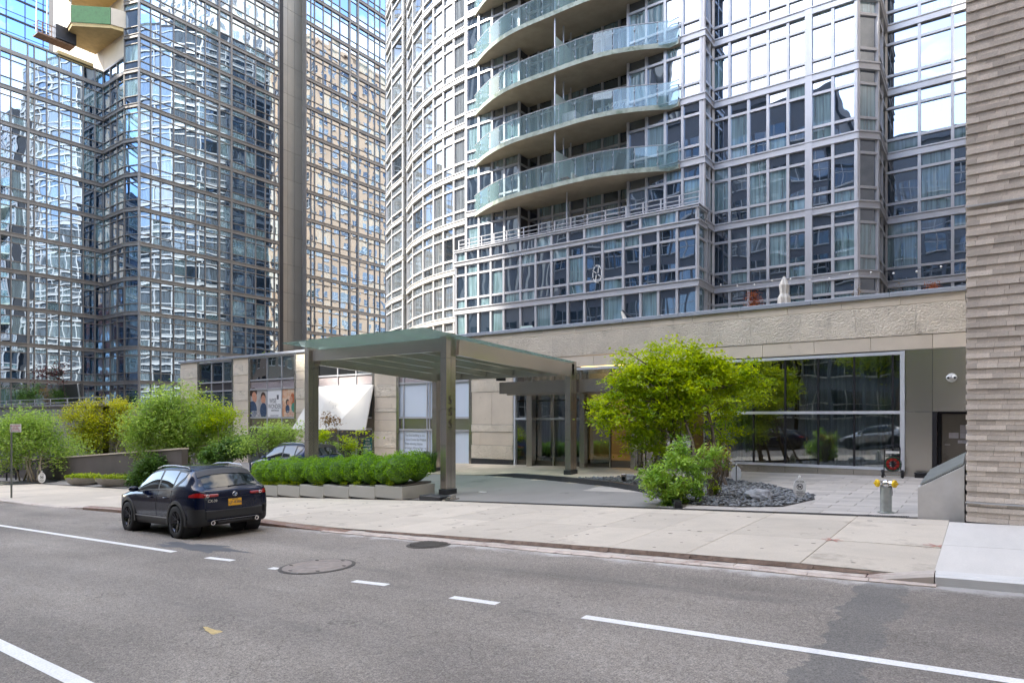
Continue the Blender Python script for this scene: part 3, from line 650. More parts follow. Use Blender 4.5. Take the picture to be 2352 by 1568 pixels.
def shop(p0, p1, mulls, ztop, kind):
    x0, x1 = sx(p0), sx(p1); xs = [x0] + [sx(m) for m in mulls] + [x1]
    zz = [ztop, 2.41, 1.80, -.05, -.68, -3.4]
    for x in (x0+.05, x1-.05): MB().box(x-(.05 if x < (x0+x1)/2 else .15), FAC, -3.6, x+(.15 if x < (x0+x1)/2 else .05), FAC+.1, ztop+.1).build('steel_jamb', m_ss, st)
    for x in xs[1:-1]: MB().box(x-.035, FAC+.04, -3.4, x+.035, FAC+.16, ztop).build('mullion', m_silver, st)
    for z in zz[:-1]: MB().box(x0+.14, FAC+.03, z-.045, x1-.14, FAC+.15, z+.045).build('window_rail', m_silver, st)
    for k, (a, b) in enumerate(zip(xs, xs[1:])):
        a += .2 if k == 0 else .035; b -= .2 if k == len(xs)-2 else .035
        pane(st, 'shop_window_pane', [(a, FAC+.1, 2.455), (b, FAC+.1, 2.455), (b, FAC+.1, ztop-.045), (a, FAC+.1, ztop-.045)], m_paneS)
        lv = MB().box(a, FAC+.15, 1.845, b, FAC+.16, 2.365).build('louver_panel', m_dk, st)
        for q in range(9):
            z = 1.87+q*.056; MB().obox((a, FAC+.1, z), (b, FAC+.1, z), .045, .02, up=(0, .6, 1)).build('louver_blade', m_louvd if kind == 0 else m_louv, lv)
        mat = m_paneS if kind == 0 else m_lime
        if kind != 1: pane(st, 'shop_window_pane', [(a, FAC+.1, 0), (b, FAC+.1, 0), (b, FAC+.1, 1.755), (a, FAC+.1, 1.755)], m_frw if kind == 3 else m_paneS)
        MB().box(a, FAC+.08, -.635, b, FAC+.12, -.095).build('spandrel_panel', m_ss, st)
        pane(st, 'shop_window_pane', [(a, FAC+.1, -3.3), (b, FAC+.1, -3.3), (b, FAC+.1, -.725), (a, FAC+.1, -.725)], m_frw if kind == 3 else m_paneS)
    return xs
shop(453, 536, (484, 510), 3.83, 0)
ps = shop(570, 680, (611.8, 645.4), 3.87, 1)
pw = shop(724, 860, (774, 816), 3.87, 2)
pz = shop(910, 1084, (925, 979, 985, 1040), 3.87, 3)
# posters in the shop window
m_pw = M('poster_white', (.78,.78,.78), .5, 0, .02, 1)
m_pskin = M('poster_skin', (.55,.27,.17), .6, 0, .2, 6); m_phair = M('poster_hair', (.06,.035,.025), .6, 0, .3, 9); m_pblue = M('poster_shirt', (.04,.07,.13), .6, 0, .5, 12)
m_por = M('poster_orange', (.58,.20,.06), .6, 0, .5, 3, col2=(.75,.66,.52)); m_pgrn = M('poster_teal', (.05,.24,.17), .6, 0, .3, 6); m_pgrey = M('poster_backdrop', (.42,.40,.38), .6, 0, .3, 2); m_red = M('poster_red_hair', (.42,.10,.03), .6, 0, .3, 6)
def disc(cx, cz, rx, rz, y, mat, name, parent, rot=0):
    mb = MB(); n = 18; vs = []
    for k in range(n):
        a = 2*math.pi*k/n; u, v = rx*math.cos(a), rz*math.sin(a); vs.append((cx+u*math.cos(rot)-v*math.sin(rot), cz+u*math.sin(rot)+v*math.cos(rot)))
    mb.add([(p[0], y, p[1]) for p in vs], [tuple(range(n))]); return mb.build(name, mat, parent)
A0, A1, B1, C1 = ps[0]+.2, ps[1]-.035, ps[2]-.035, ps[3]-.2
def poster(x0, x1, mat, label):
    o = thing('window_poster', label, 'poster', (0,0,0), 0, 'posters in the shop window'); MB().box(x0, FAC+.07, 0, x1, FAC+.10, 1.755).build('sheet', mat, o); return o
p1 = poster(A0, A1, m_pgrey, 'poster of a dark-haired adult leaning over a smiling small child')
y = FAC+.066
disc(A0+.30, 1.62, .42, .30, y, m_phair, 'hair', p1); disc(A0+.42, 1.30, .26, .36, y-.002, m_pskin, 'face', p1, .3); disc(A0+.2, .45, .5, .6, y-.003, m_pblue, 'shirt', p1)
disc(A1-.42, 1.32, .27, .30, y-.001, m_phair, 'hair', p1); disc(A1-.40, 1.12, .24, .30, y-.004, m_pskin, 'face', p1); disc(A1-.38, .42, .38, .5, y-.005, m_pblue, 'shirt', p1)
p2_ = poster(ps[1]+.035, B1, m_pw, 'white poster lettered WISE WONDER under a small crest')
xc = (ps[1]+ps[2])/2; m_ink = M('grey_ink', (.12,.12,.13), .6)
text('WISE', 'lettering', m_ink, p2_, (xc-.18, y, 1.02), .42, sx=.8); text('WONDER', 'lettering', m_ink, p2_, (xc, y, .66), .42, sx=.72); text('enrichment', 'lettering', m_ink, p2_, (xc+.05, y, .42), .2, sx=.9); text('500 NORTH STREET', 'lettering', m_ink, p2_, (xc, y, .08), .1)
MB().box(xc+.25, y-.004, 1.12, xc+.45, y, 1.4).build('crest', m_ink, p2_)
p3 = poster(ps[2]+.035, C1, m_por, 'orange toned poster of a red-haired adult facing a small child')
xq = ps[2]+.035; w3 = C1-xq
disc(xq+w3*.82, 1.12, .24, .34, y, m_red, 'hair', p3); disc(xq+w3*.72, 1.08, .14, .22, y-.002, m_pskin, 'face', p3); disc(xq+w3*.88, .58, .2, .3, y-.003, m_pgrn, 'shirt', p3)
disc(xq+w3*.42, .92, .18, .2, y, m_phair, 'hair', p3); disc(xq+w3*.48, .86, .13, .16, y-.002, m_pskin, 'face', p3); disc(xq+w3*.42, .5, .22, .26, y-.003, m_pblue, 'shirt', p3)
for k, (tx, px_) in enumerate((('BABY MUSIC', p1), ('GROWN-UP + ME', p1), ('PRESCHOOL', p1))): text(tx, 'lettering', m_pw, px_, (A0+.45, y-.01, .34-.13*k), .12)
for k, tx in enumerate(('ART + MUSIC', 'SCIENCE + COOKING', 'SPORTS + STORY TIMES')): text(tx, 'lettering', m_pw, p3, (C1-.5, y-.01, .34-.13*k), .11)
# text block on the white film
m_film = M('film_text', (.32,.36,.40), .6)
for k, tx in enumerate(('The first building in the', 'United States by Pritzker', 'Prize-winning master', 'architect Alvaro Siza—with', 'exquisitely crafted interiors', 'by Gabellini Sheppard.')):
    text(tx, 'lettering', m_film, st, (sx(927), FAC+.09, -.98-.22*k), .20, align='LEFT', sx=.78)
# folded white awning
aw = thing('shop_awning', 'folded white sheet metal awning sign over the shop door', 'awning')
m_aw = M('white_awning_sheet', (.70,.68,.62), .5, 0, .03, 1)
x0, x1, x2, x3 = sx(724), sx(768), sx(817), sx(860)
T = 1.78; B = -.72
top = [(x0+.35, FAC-.15), (x1+.4, FAC-.55), (x2+.1, FAC-.15), (x3, FAC-.10)]; bot = [(x0-.9, FAC-1.0), (x1+.1, FAC-1.5), (x2-.5, FAC-1.25), (x3, FAC-.7)]
for i in range(3):
    a, b, c, d = top[i], top[i+1], bot[i+1], bot[i]
    vs = [(*d, B), (*c, B), (*b, T), (*a, T)]; vs += [(p[0]+.02, p[1]+.05, p[2]) for p in vs]
    mb = MB(); mb.add(vs, [(0,1,2,3), (7,6,5,4), (0,4,5,1), (1,5,6,2), (2,6,7,3), (3,7,4,0)]); mb.build('folded_sheet', m_aw, aw)
m_faint = M('faint_lettering', (.46,.45,.43), .6)
ang = math.atan2(1.1, 2.5)
f = Vector((top[1][0]+.4, FAC-.6, 0))
for k, tx in enumerate(('512', 'WEST 56', 'ST', '—', 'BY', 'TARO')):
    z = T-.65-.29*k; yy = FAC-.40-(T-z)*.40-.07
    text(tx, 'lettering', m_faint, aw, ((x1+x2)/2+.25, yy, z), .28, rot=(math.pi/2-.36, 0, .19))
# teal notice in the shop
tb = thing('notice_board', 'teal retail space notice in the shop window beside the stone pier', 'sign')
a, _, z1 = onY(837, FAC+.05, 1004); b, _, z0 = onY(856, FAC+.05, 1043)
m_teal = M('teal_board', (.01,.13,.15), .5)
MB().box(a, FAC-.02, z0, b, FAC+.06, z1).build('board', m_teal, tb)
for k, tx in enumerate(('RETAIL', 'SPACE', 'AVAILABLE', '212 780 8183')): text(tx, 'lettering', m_pw, tb, ((a+b)/2, FAC-.025, z1-.13-.17*k), .15, sx=.8)
# ------------------------------------------------------------------ ground, road, kerb, pavement
random.seed(21)
m_dirt = M('bare_ground', (.10,.09,.08), .9, 0, .2, 1)
def grid(xs, ys, zf, name, mat, kind='structure', parent=None):
    mb = MB(); nx, ny = len(xs), len(ys)
    mb.add([(x, y, zf(x, y)) for y in ys for x in xs], [(j*nx+i, j*nx+i+1, (j+1)*nx+i+1, (j+1)*nx+i) for j in range(ny-1) for i in range(nx-1)])
    o = mb.build(name, mat, parent)
    if kind and parent is None: o['kind'] = kind
    return o
XS = [-700, -400, -250, -180, -140, -110, -90] + [-80+4*i for i in range(36)] + [75, 100, 160, 300, 700]
grid(XS, [-700, -300, -100, -30, 0, 9, 14, 20, 26, 60, 150, 300, 700], lambda x, y: min(z_road(x), G(x, min(y, 30)))-.45, 'ground', m_dirt)
# asphalt: old grey-brown surface with wear, a darker trench repair and stains
def asphalt():
    m = bpy.data.materials.new('worn_asphalt'); m.use_nodes = True; t = m.node_tree; b = t.nodes['Principled BSDF']; l = t.links.new
    g = nn(t, 'ShaderNodeNewGeometry'); P = g.outputs['Position']
    def noise_(s, d=6, r=.6, st=None):
        n = nn(t, 'ShaderNodeTexNoise'); n.inputs['Scale'].default_value = s; n.inputs['Detail'].default_value = d; n.inputs['Roughness'].default_value = r
        if st: q = nn(t, 'ShaderNodeMapping'); q.inputs['Scale'].default_value = st; l(P, q.inputs[0]); l(q.outputs[0], n.inputs[0])
        else: l(P, n.inputs[0])
        return n.outputs['Fac']
    def ramp(f, a, b_, ca, cb):
        r = nn(t, 'ShaderNodeValToRGB'); r.color_ramp.elements[0].position = a; r.color_ramp.elements[1].position = b_; r.color_ramp.elements[0].color = (*ca, 1); r.color_ramp.elements[1].color = (*cb, 1); l(f, r.inputs[0]); return r.outputs[0]
    def mix(f, a, b_, ty='MIX'):
        x = nn(t, 'ShaderNodeMixRGB', blend_type=ty); l(f, x.inputs[0]) if not isinstance(f, float) else setattr(x.inputs[0], 'default_value', f)
        l(a, x.inputs[1]) if not isinstance(a, tuple) else setattr(x.inputs[1], 'default_value', a)
        l(b_, x.inputs[2]) if not isinstance(b_, tuple) else setattr(x.inputs[2], 'default_value', b_); return x.outputs[0]
    base = ramp(noise_(.45, 8, .62, (.55, 1.3, 1)), .3, .72, (.172,.152,.130), (.32,.285,.245))
    fine = ramp(noise_(70, 3, .75), .34, .66, (.45,.45,.45), (1.6,1.6,1.6)); c = mix(1.0, base, fine, 'MULTIPLY')
    mid = ramp(noise_(22, 3, .7), .36, .66, (.80,.80,.80), (1.18,1.18,1.18)); c = mix(1.0, c, mid, 'MULTIPLY')
    grit = ramp(noise_(150, 1, .5), .66, .74, (0,0,0), (1,1,1)); c = mix(grit, c, (.42,.40,.37,1))
    streak = ramp(noise_(.8, 5, .6, (.25, 2.2, 1)), .60, .75, (0,0,0), (.45,.45,.45)); c = mix(streak, c, (.11,.105,.10,1))
    pale = ramp(noise_(.6, 6, .65, (.5, 1.6, 1)), .62, .8, (0,0,0), (.5,.5,.5)); c = mix(pale, c, (.27,.24,.21,1))
    # salt-pale strip against the kerb, ragged edge
    sp = nn(t, 'ShaderNodeSeparateXYZ'); l(P, sp.inputs[0])
    def math_(op, a, b_=None):
        n = nn(t, 'ShaderNodeMath', operation=op)
        for i, v in enumerate((a, b_)):
            if v is None: continue
            if isinstance(v, (int, float)): n.inputs[i].default_value = v
            else: l(v, n.inputs[i])
        return n.outputs[0]
    crk = math_('LESS_THAN', math_('ABSOLUTE', math_('SUBTRACT', noise_(.42, 5, .55), .5)), .0022); cm_ = math_('GREATER_THAN', noise_(.16, 2, .5), .50)
    c = mix(math_('MULTIPLY', math_('MULTIPLY', crk, cm_), .35), c, (.045,.042,.04,1))
    lane = math_('MULTIPLY', math_('POWER', math_('ABSOLUTE', math_('SINE', math_('MULTIPLY', math_('ADD', sp.outputs[1], .4), 1.7))), 3.0), .16)
    c = mix(lane, c, (.10,.093,.087,1))
    yy = math_('ADD', sp.outputs[1], math_('MULTIPLY', math_('SUBTRACT', noise_(2.2, 8, .7), .5), 1.1))
    k = nn(t, 'ShaderNodeMapRange'); k.inputs[1].default_value = 8.72; k.inputs[2].default_value = 9.0; l(yy, k.inputs[0])
    sx_ = nn(t, 'ShaderNodeMapRange'); sx_.inputs[1].default_value = -13; sx_.inputs[2].default_value = -10; l(sp.outputs[0], sx_.inputs[0])
    c = mix(math_('MULTIPLY', math_('MULTIPLY', k.outputs[0], sx_.outputs[0]), .8), c, (.52,.50,.47,1))
    # darker newer asphalt on the right, and the trench filler between the two
    xx = math_('ADD', sp.outputs[0], math_('MULTIPLY', math_('SUBTRACT', noise_(1.6, 6, .6), .5), .8))
    e1 = math_('GREATER_THAN', xx, -.66)
    c = mix(math_('MULTIPLY', e1, .24), c, (.085,.078,.072,1))
    a1 = math_('GREATER_THAN', xx, -1.16); a2 = math_('SUBTRACT', a1, e1)
    c = mix(math_('MULTIPLY', math_('MAXIMUM', a2, 0.0), .48), c, (.085,.092,.094,1))
    l(c, b.inputs['Base Color']); b.inputs['Roughness'].default_value = .88; b.inputs['Specular IOR Level'].default_value = .3
    bp = nn(t, 'ShaderNodeBump'); bp.inputs['Distance'].default_value = .006; l(noise_(90, 4, .7), bp.inputs['Height']); l(bp.outputs[0], b.inputs['Normal'])
    return m
m_asph = asphalt()
RX = [-140, -110, -90] + [-80+2*i for i in range(70)]
road = grid(RX, [-3.2, 0, 3, 6, 9.13], lambda x, y: z_road(x), 'road', m_asph)
m_paint = M('road_paint', (.74,.73,.70), .6, 0, .06, 3, stain=('8a8680', .2, 30), speck=.1)
def mark(x0, y0, x1, y1, w_, name='road_marking'):
    n = max(1, int(abs(x1-x0)/1.2)); mb = MB(); d = Vector((x1-x0, y1-y0)).normalized(); q = Vector((-d.y, d.x))*w_/2
    for i in range(n):
        a = (x0+(x1-x0)*i/n, y0+(y1-y0)*i/n); b = (x0+(x1-x0)*(i+1)/n, y0+(y1-y0)*(i+1)/n)
        mb.quad(*[(p[0]+s*q.x, p[1]+s*q.y, z_road(p[0])+.004) for p, s in ((a, -1), (b, -1), (b, 1), (a, 1))])
    mb.build(name, m_paint, road)
def gx(px, py):
    d = ray(px); k = (CYP-py)/FPX; t = -1.96/(k-.0455*d.x); return d.x*t, d.y*t
mark(*gx(1340, 1416), 14, 6.22, .13)
mark(-60, 6.35, *gx(400, 1267), .13)
for a, b in (((475, 1280), (535, 1287)), ((621, 1304), (640, 1306)), ((674, 1313), (690, 1314.5)), ((812, 1334), (890, 1343)), ((1037, 1371), (1143, 1386))):
    mark(*gx(*a), *gx(*b), .125)
a = gx(0, 1480); b = gx(178, 1566); dd_ = (b[0]-a[0], b[1]-a[1]); mark(a[0]-9*dd_[0]/2.9*1, a[1]-9*dd_[1]/2.9, b[0]+dd_[0]*2, b[1]+dd_[1]*2, .14)
# worn yellow splash and small dark stain
m_yel = M('old_yellow_paint', (.50,.38,.17), .8, 0, .3, 20)
x, y = gx(491, 1450); mb = MB(); vs = [(x+.20*math.cos(a)*(1+.35*math.sin(3*a)), y+.05*math.sin(a)*(1+.3*math.cos(5*a)), z_road(x)+.004) for a in [k*.35 for k in range(18)]]; mb.add(vs, [tuple(range(18))]); mb.build('paint_splash', m_yel, road)
m_tar = M('dark_damp_stain', (.085,.085,.085), .6, 0, .2, 3)
x0, y0 = gx(455, 1256); mb = MB(); P_ = []
for k in range(60):
    a = 2*math.pi*k/60; r = 1+.22*math.sin(5*a+1)+.14*math.sin(11*a)+.09*math.sin(17*a)
    P_.append((x0+1.25*math.cos(a)*r, y0+.26*math.sin(a)*r+.05*math.cos(a), z_road(x0+1.25*math.cos(a)*r)+.003))
mb.add(P_, [tuple(range(60))]); mb.build('damp_stain', m_tar, road)
# manholes
m_iron = M('brown_worn_iron', (.29,.245,.21), .65, .4, .2, 6, bump=.004, bs=70); m_iron2 = M('dark_iron', (.10,.088,.075), .6, .5, .2, 8)
def manhole(px, py, r, label, holes, mat):
    x, y = gx(px, py); z = z_road(x); o = thing('manhole_cover', label, 'manhole', (x, y, z)); o.rotation_euler = (0, -math.atan(.0455), 0)
    MB().lathe([(r*1.03, .001), (r*1.03, .007), (r*.93, .008), (r*.925, .004)], n=48).build('frame_ring', m_iron2, o)
    MB().lathe([(r*.925, .012), (r*.70, .013), (r*.695, .016), (r*.67, .016), (r*.665, .012), (r*.36, .012), (r*.355, .015), (r*.33, .015), (r*.325, .012), (0.001, .012)], n=48).build('lid', mat, o)
    for k in range(6): a = k*1.047+.4; MB().box(r*.8*math.cos(a)-.03, r*.8*math.sin(a)-.015, .013, r*.8*math.cos(a)+.03, r*.8*math.sin(a)+.015, .02).build('lifting_boss', m_iron2, o)
    if holes:
        mb = MB(); 
        for i in range(-10, 11):
            for j in range(-10, 11):
                if i*i+j*j < 100: mb.box(i*r/11.5-.014, j*r/11.5-.014, .013, i*r/11.5+.014, j*r/11.5+.014, .018)
        tag(mb.build('cast_pattern', m_iron2, o), kind='stuff')
manhole(729, 1300, .57, 'large plain brown manhole cover breaking the dashed lane line', False, m_iron)
manhole(985, 1250, .40, 'smaller dark studded manhole cover near the kerb', True, m_iron2)

# kerb
m_ksteel = M('rusty_kerb_steel', (.30,.22,.17), .55, .35, .25, 2.5, col2=(.19,.085,.045), stain=('8a7d72', .3, 2)); m_kst = M('worn_kerb_stone', (.50,.44,.38), .8, 0, .14, 2, stain=('7a4b3c', .35, 1.4), rv=.1)
m_kwh = M('white_kerb_steel', (.62,.61,.58), .6, .1, .1, 2, stain=('7a4a2a', .22, 5))
kerb = tag(empty('kerb', (0, 0, 0)), kind='structure')
def sink(X): return .02
x = -100
while x < 24:
    L_ = 2.4 if x < -26 or x > 0 else 1.63
    x1 = x+L_
    if x < -.43 < x1: x1 = -.43
    mat = m_kwh if x > -.5 else (m_ksteel if -24.5 < x < -12 else m_kst)
    mb = MB(); pr = []
    for q in (x+.006, x1-.006):
        h = sink(q) if -12 < q < -.44 else hc(q); pr.append([(q, CURB, z_road(q)-.1), (q, CURB, z_road(q)+h-.03), (q, CURB+.035, z_road(q)+h+.002), (q, CURB+.23, z_road(q)+h+.004), (q, CURB+.23, z_road(q)-.1)])
    mb.add(pr[0]+pr[1], [(i, i+1, i+6, i+5) for i in range(4)]+[(0,1,2,3,4), (9,8,7,6,5)]); mb.build('kerb_stone', mat, kerb)
    x = x1
m_edgeb = M('crumbled_slab_edge', (.16,.11,.08), .9, 0, .4, 7, bump=.01, bs=25)
for i in range(30):
    xa = -10.5+i*.335; xb = xa+.333; mb = MB(); mb.add([(xa, 9.338, z_road(xa)), (xb, 9.338, z_road(xb)), (xb, 9.338, G(xb, 9.34)-.003), (xa, 9.338, G(xa, 9.34)-.003), (xa, 9.30-.05*R(), z_road(xa)+.012+sink(xa)), (xb, 9.30-.05*R(), z_road(xb)+.012+sink(xb))], [(0,1,2,3), (4,5,2,3)]); mb.build('broken_edge', m_edgeb, kerb)
# broken gutter strip in front of the dropped kerb (cracked, stained mortar)
m_gut = M('cracked_mortar', (.50,.42,.36), .85, 0, .25, 3, bump=.01, bs=12, stain=('5a3a2c', .33, 2.2))
random.seed(5)
for i in range(16):
    xa = -11.6+i*.70; xb = xa+.69; mb = MB()
    q = [(xa, CURB-.12+U(-.03,.02)), (xb, CURB-.12+U(-.03,.02)), (xb, CURB-.005), (xa, CURB-.005)]
    mb.prism(q, lambda X, Y: z_road(X)-.02, lambda X, Y: z_road(X)+.012+(Y-CURB+.19)*.05); mb.build('gutter_piece', m_gut, kerb)
m_crack = M('dark_crack', (.04,.033,.028), .9, 0, .3, 8)

# pavement slabs
m_slab = M('pale_pavement_concrete', (.50,.445,.365), .85, 0, .10, .9, rv=.09, bump=.0015, bs=60, stain=('6f655a', .32, .9), speck=.06)
m_slabn = M('new_white_concrete', (.58,.555,.51), .8, 0, .05, .8, rv=.03, stretch=(6, 1, 1), speck=.04)
walk = grid(RX, [9.33, 11, 13, 14.6, 15.3], lambda x, y: G(x, y)-(.14 if -2.2 < x < .2 else .02), 'pavement', m_crack)
jx = [-.45, -1.96, -3.54, -4.83, -6.08, -7.4]
while jx[-1] > -62: jx.append(jx[-1]-1.36)
jx = jx[::-1]; xr_ = [-.45+1.6*i for i in range(1, 16)]
rows_ = [9.345, 11.4, 13.7, 14.42]
def slab_(x0, x1, y0, y1, mat, parent, name, h=.0, zf=G, gap=.004):
    mb = MB(); x0 += gap; x1 -= gap; y0 += gap; y1 -= gap; e_ = .006
    vs = [(x, y, zf(x, y)-.03) for x, y in ((x0,y0),(x1,y0),(x1,y1),(x0,y1))] + [(x, y, zf(x, y)+h-.004) for x, y in ((x0,y0),(x1,y0),(x1,y1),(x0,y1))] + [(x, y, zf(x, y)+h) for x, y in ((x0+e_,y0+e_),(x1-e_,y0+e_),(x1-e_,y1-e_),(x0+e_,y1-e_))]
    mb.add(vs, [(0,1,5,4),(1,2,6,5),(2,3,7,6),(3,0,4,7),(4,5,9,8),(5,6,10,9),(6,7,11,10),(7,4,8,11),(8,9,10,11)]); return mb.build(name, mat, parent)
for a, b in zip(jx, jx[1:]):
    for c, d in zip(rows_, rows_[1:]): slab_(a, b, c, d, m_slab, walk, 'pavement_slab', U(0, .004))
for a, b in zip([-.45]+xr_, xr_):
    for c, d in zip([9.345, 11.4, 14.16], [11.4, 14.16]): slab_(a, b, c, d, m_slabn, walk, 'pavement_slab')
mb = MB()    # chewing gum spots
for i in range(150):
    X, Y = U(-22, 0), U(9.6, 14); mb.rnd(); r = U(.015, .04)
    mb.add([(X+r*math.cos(a)*1.3, Y+r*math.sin(a), G(X, Y)+.006) for a in [k*.9 for k in range(7)]], [tuple(range(7))])
tag(mb.build('gum_spots', M('gum_spot', (.16,.14,.12), .8), walk), kind='stuff')
m_red_p = M('faded_red_spray', (.50,.27,.22), .8, 0, .2, 20)
for px_, py_, s in ((1912, 1240, .16), (2152, 1254, .18)):
    X, Y, Z = gp(px_, py_); mb = MB()
    for a0 in (0, 1.1, 2.2): mb.obox((X-s*math.cos(a0), Y-s*math.sin(a0), Z+.008), (X+s*math.cos(a0), Y+s*math.sin(a0), Z+.008), .03, .002)
    mb.build('spray_mark', m_red_p, walk)
# trench drain grate
m_grate = M('dark_steel_grate', (.12,.115,.11), .5, .7, .15, 4)
dg = thing('drain_grate', 'long dark slotted trench drain along the back of the pavement', 'drain', (0, 14.5, 0))
x = -24.0
MB()
k = 0
while x < -1.15:
    x1 = min(x+1.0, -1.1); mb = MB(); 
    zf_ = lambda X: G(X, 14.5)
    for yy in (-.07, .17): mb.obox((x+.005, yy, zf_(x)+.001), (x1-.005, yy, zf_(x1)+.001), .03, .012)
    for q in range(int((x1-x)/.04)):
        X = x+.02+q*.04; mb.obox((X, -.07, zf_(X)+.001), (X+.012, .17, zf_(X)+.001), .014, .012)
    mb.build('grate_section', m_grate, dg); x = x1; k += 1
# plaza: driveway, pavers, black kerb
m_drive = M('grey_driveway_concrete', (.235,.223,.205), .8, 0, .12, .7, stretch=(1, .5, 1), stain=('4a4743', .3, .8), speck=.08)
plaza = grid([-62+2*i for i in range(39)], [15.0+.7*i for i in range(19)]+[29.2], lambda x, y: G(x, y)-.035, 'plaza', m_crack)
EX = [(1113,1091),(1180,1096),(1290,1105),(1400,1117),(1480,1131),(1530,1150),(1550,1166)]
E = [gp(*e)[:2] for e in EX]
E[-1] = (E[-1][0], 14.72)
def edge_x(Y):     # x of the driveway's right edge at Y
    pts = sorted([(p[1], p[0]) for p in E]); return lerp_t(pts, Y)
YT = E[0][1]
mb = MB(); ys = [14.69+.35*i for i in range(int((YT-14.69)/.35)+1)]
cols = 30
rowsv = []
for Y in ys: rowsv.append([(-62+(edge_x(Y)+62)*i/cols, Y) for i in range(cols+1)])
mb.add([(x, y, G(x, y)-.004) for r_ in rowsv for x, y in r_], [(j*(cols+1)+i, j*(cols+1)+i+1, (j+1)*(cols+1)+i+1, (j+1)*(cols+1)+i) for j in range(len(ys)-1) for i in range(cols)])
drive = mb.build('driveway', m_drive); drive['kind'] = 'structure'
blk = tag(empty('driveway_kerb', (0, 0, 0)), kind='structure')
for a, b in zip(E, E[1:]):
    a, b = Vector(a), Vector(b); n_ = max(1, int((b-a).length/1.4))
    for k in range(n_):
        p, q = a.lerp(b, k/n_), a.lerp(b, (k+1)/n_); t = (q-p).normalized(); w_ = Vector((-t.y, t.x))*.16
        if w_.y < 0: w_ = -w_
        h0 = .15 if (a-Vector(E[0])).length > .1 else .15*(k)/n_; h1 = .15 if (a-Vector(E[0])).length > .1 else .15*(k+1)/n_
        mb = MB(); P4 = [p, q, q+w_, p+w_]; H = [h0, h1, h1, h0]
        vs = [(v.x, v.y, G(v.x, v.y)-.1) for v in P4] + [(v.x, v.y, G(v.x, v.y)+h+.01) for v, h in zip(P4, H)]
        mb.add(vs, [(0,1,5,4),(1,2,6,5),(2,3,7,6),(3,0,4,7),(4,5,6,7)]); mb.build('kerb_stone', m_blk, blk)
m_pav = M('plaza_paver', (.45,.415,.37), .8, 0, .06, 3, rv=.14, stain=('7b6a55', .2, .5), speck=.05)
m_pav2 = M('warm_entry_paver', (.50,.42,.31), .75, 0, .08, 2, rv=.22)
def pavers(x0f, x1, y0, y1, lx_, ly_, mat, n0=0, stop=None):
    Y = y0; r_ = 0
    while Y < y1-.05:
        Y1 = min(Y+ly_, y1); X = x1-(lx_*.5 if r_ % 2 else 0)-lx_*.0; X1 = x1
        xa = x0f((Y+Y1)/2)
        while X1 > xa+.05:
            X0 = max(X1-(lx_*(.5 if (X1 == x1 and r_ % 2) else 1)), xa); slab_(X0, X1, Y, Y1, mat, plaza, 'paver', U(-.003, .003)); X1 = X0
        Y = Y1; r_ += 1
random.seed(31)
pavers(lambda Y: (-10.0 if Y > 17.6 else edge_x(min(Y, 17.6))+.3), -.02, 14.72, 24.78, .9, .48, m_pav)
pavers(lambda Y: max(-26, edge_x(min(Y, YT-.05))+.17) if Y < YT else -30, -10.0, 17.6, 27.2, 1.2, .6, m_pav2)
grid([-62, -48, -30], [YT, 24.8], lambda x, y: G(x, y)-.004, 'forecourt', m_drive)

# ------------------------------------------------------------------ brick building at the right edge
m_brick = M('long_pale_brick', (.59,.52,.445), .88, 0, .12, 5, rv=.20, bump=.003, bs=45, speck=.10, stain=('5b463a', .22, 7)); m_mort = M('mortar', (.40,.36,.32), .9)
bb = thing('brick_building', 'building of long pale bricks in projecting courses at the street edge', 'building')
YB, XB_ = 14.2, -.18
MB().box(XB_+.06, YB+.05, -2.2, 16, 40, 34).build('wall_core', m_mort, bb)
cz = .0905; z = -1.86; r_ = 0; lens = [.30, .38, .30, .27, .34]
base_b = {}
def brickobj(L_, proud):
    k = (round(L_, 2), proud)
    if k not in base_b: base_b[k] = MB().bbox(0, 0, 0, L_-.004, .13, cz-.004, .003).mesh('brick'); base_b[k].materials.append(m_brick)
    return base_b[k]
random.seed(3); far_b = MB(); cnt = 0
while z < 12:
    proud = .024 if r_ % 2 == 0 else 0.0
    x = XB_ - (0.012 if proud else 0); first = True
    while x < 5.6:
        L_ = lens[(r_*7+int(x*3)) % 5] * (.5 if first and r_ % 4 > 1 else 1)
        if x < .75 and z < 7.6 and cnt < 298:
            o = bpy.data.objects.new('brick', brickobj(L_, proud)); COL.objects.link(o); o.location = (x, YB-proud-.06, z); setp(o, bb); cnt += 1
        else: far_b.rnd(); far_b.box(x, YB-proud-.06, z, x+L_-.004, YB+.06, z+cz-.004)
        x += L_; first = False
    # the side wall that turns back towards the podium
    y = YB+.08
    while y < 24.7:
        L_ = U(.27, .4); far_b.rnd(); far_b.box(XB_-proud, y, z, XB_+.07, min(y+L_-.006, 24.76), z+cz-.008); y += L_
    z += cz; r_ += 1
tag(far_b.build('far_bricks', m_brick, bb), kind='stuff')
MB().box(XB_-.03, YB-.11, 3.72, 5.6, YB-.05, 3.745).build('flashing', m_white, bb); MB().box(XB_-.03, YB-.11, -1.53, 5.6, YB-.05, -1.505).build('flashing', m_white, bb)
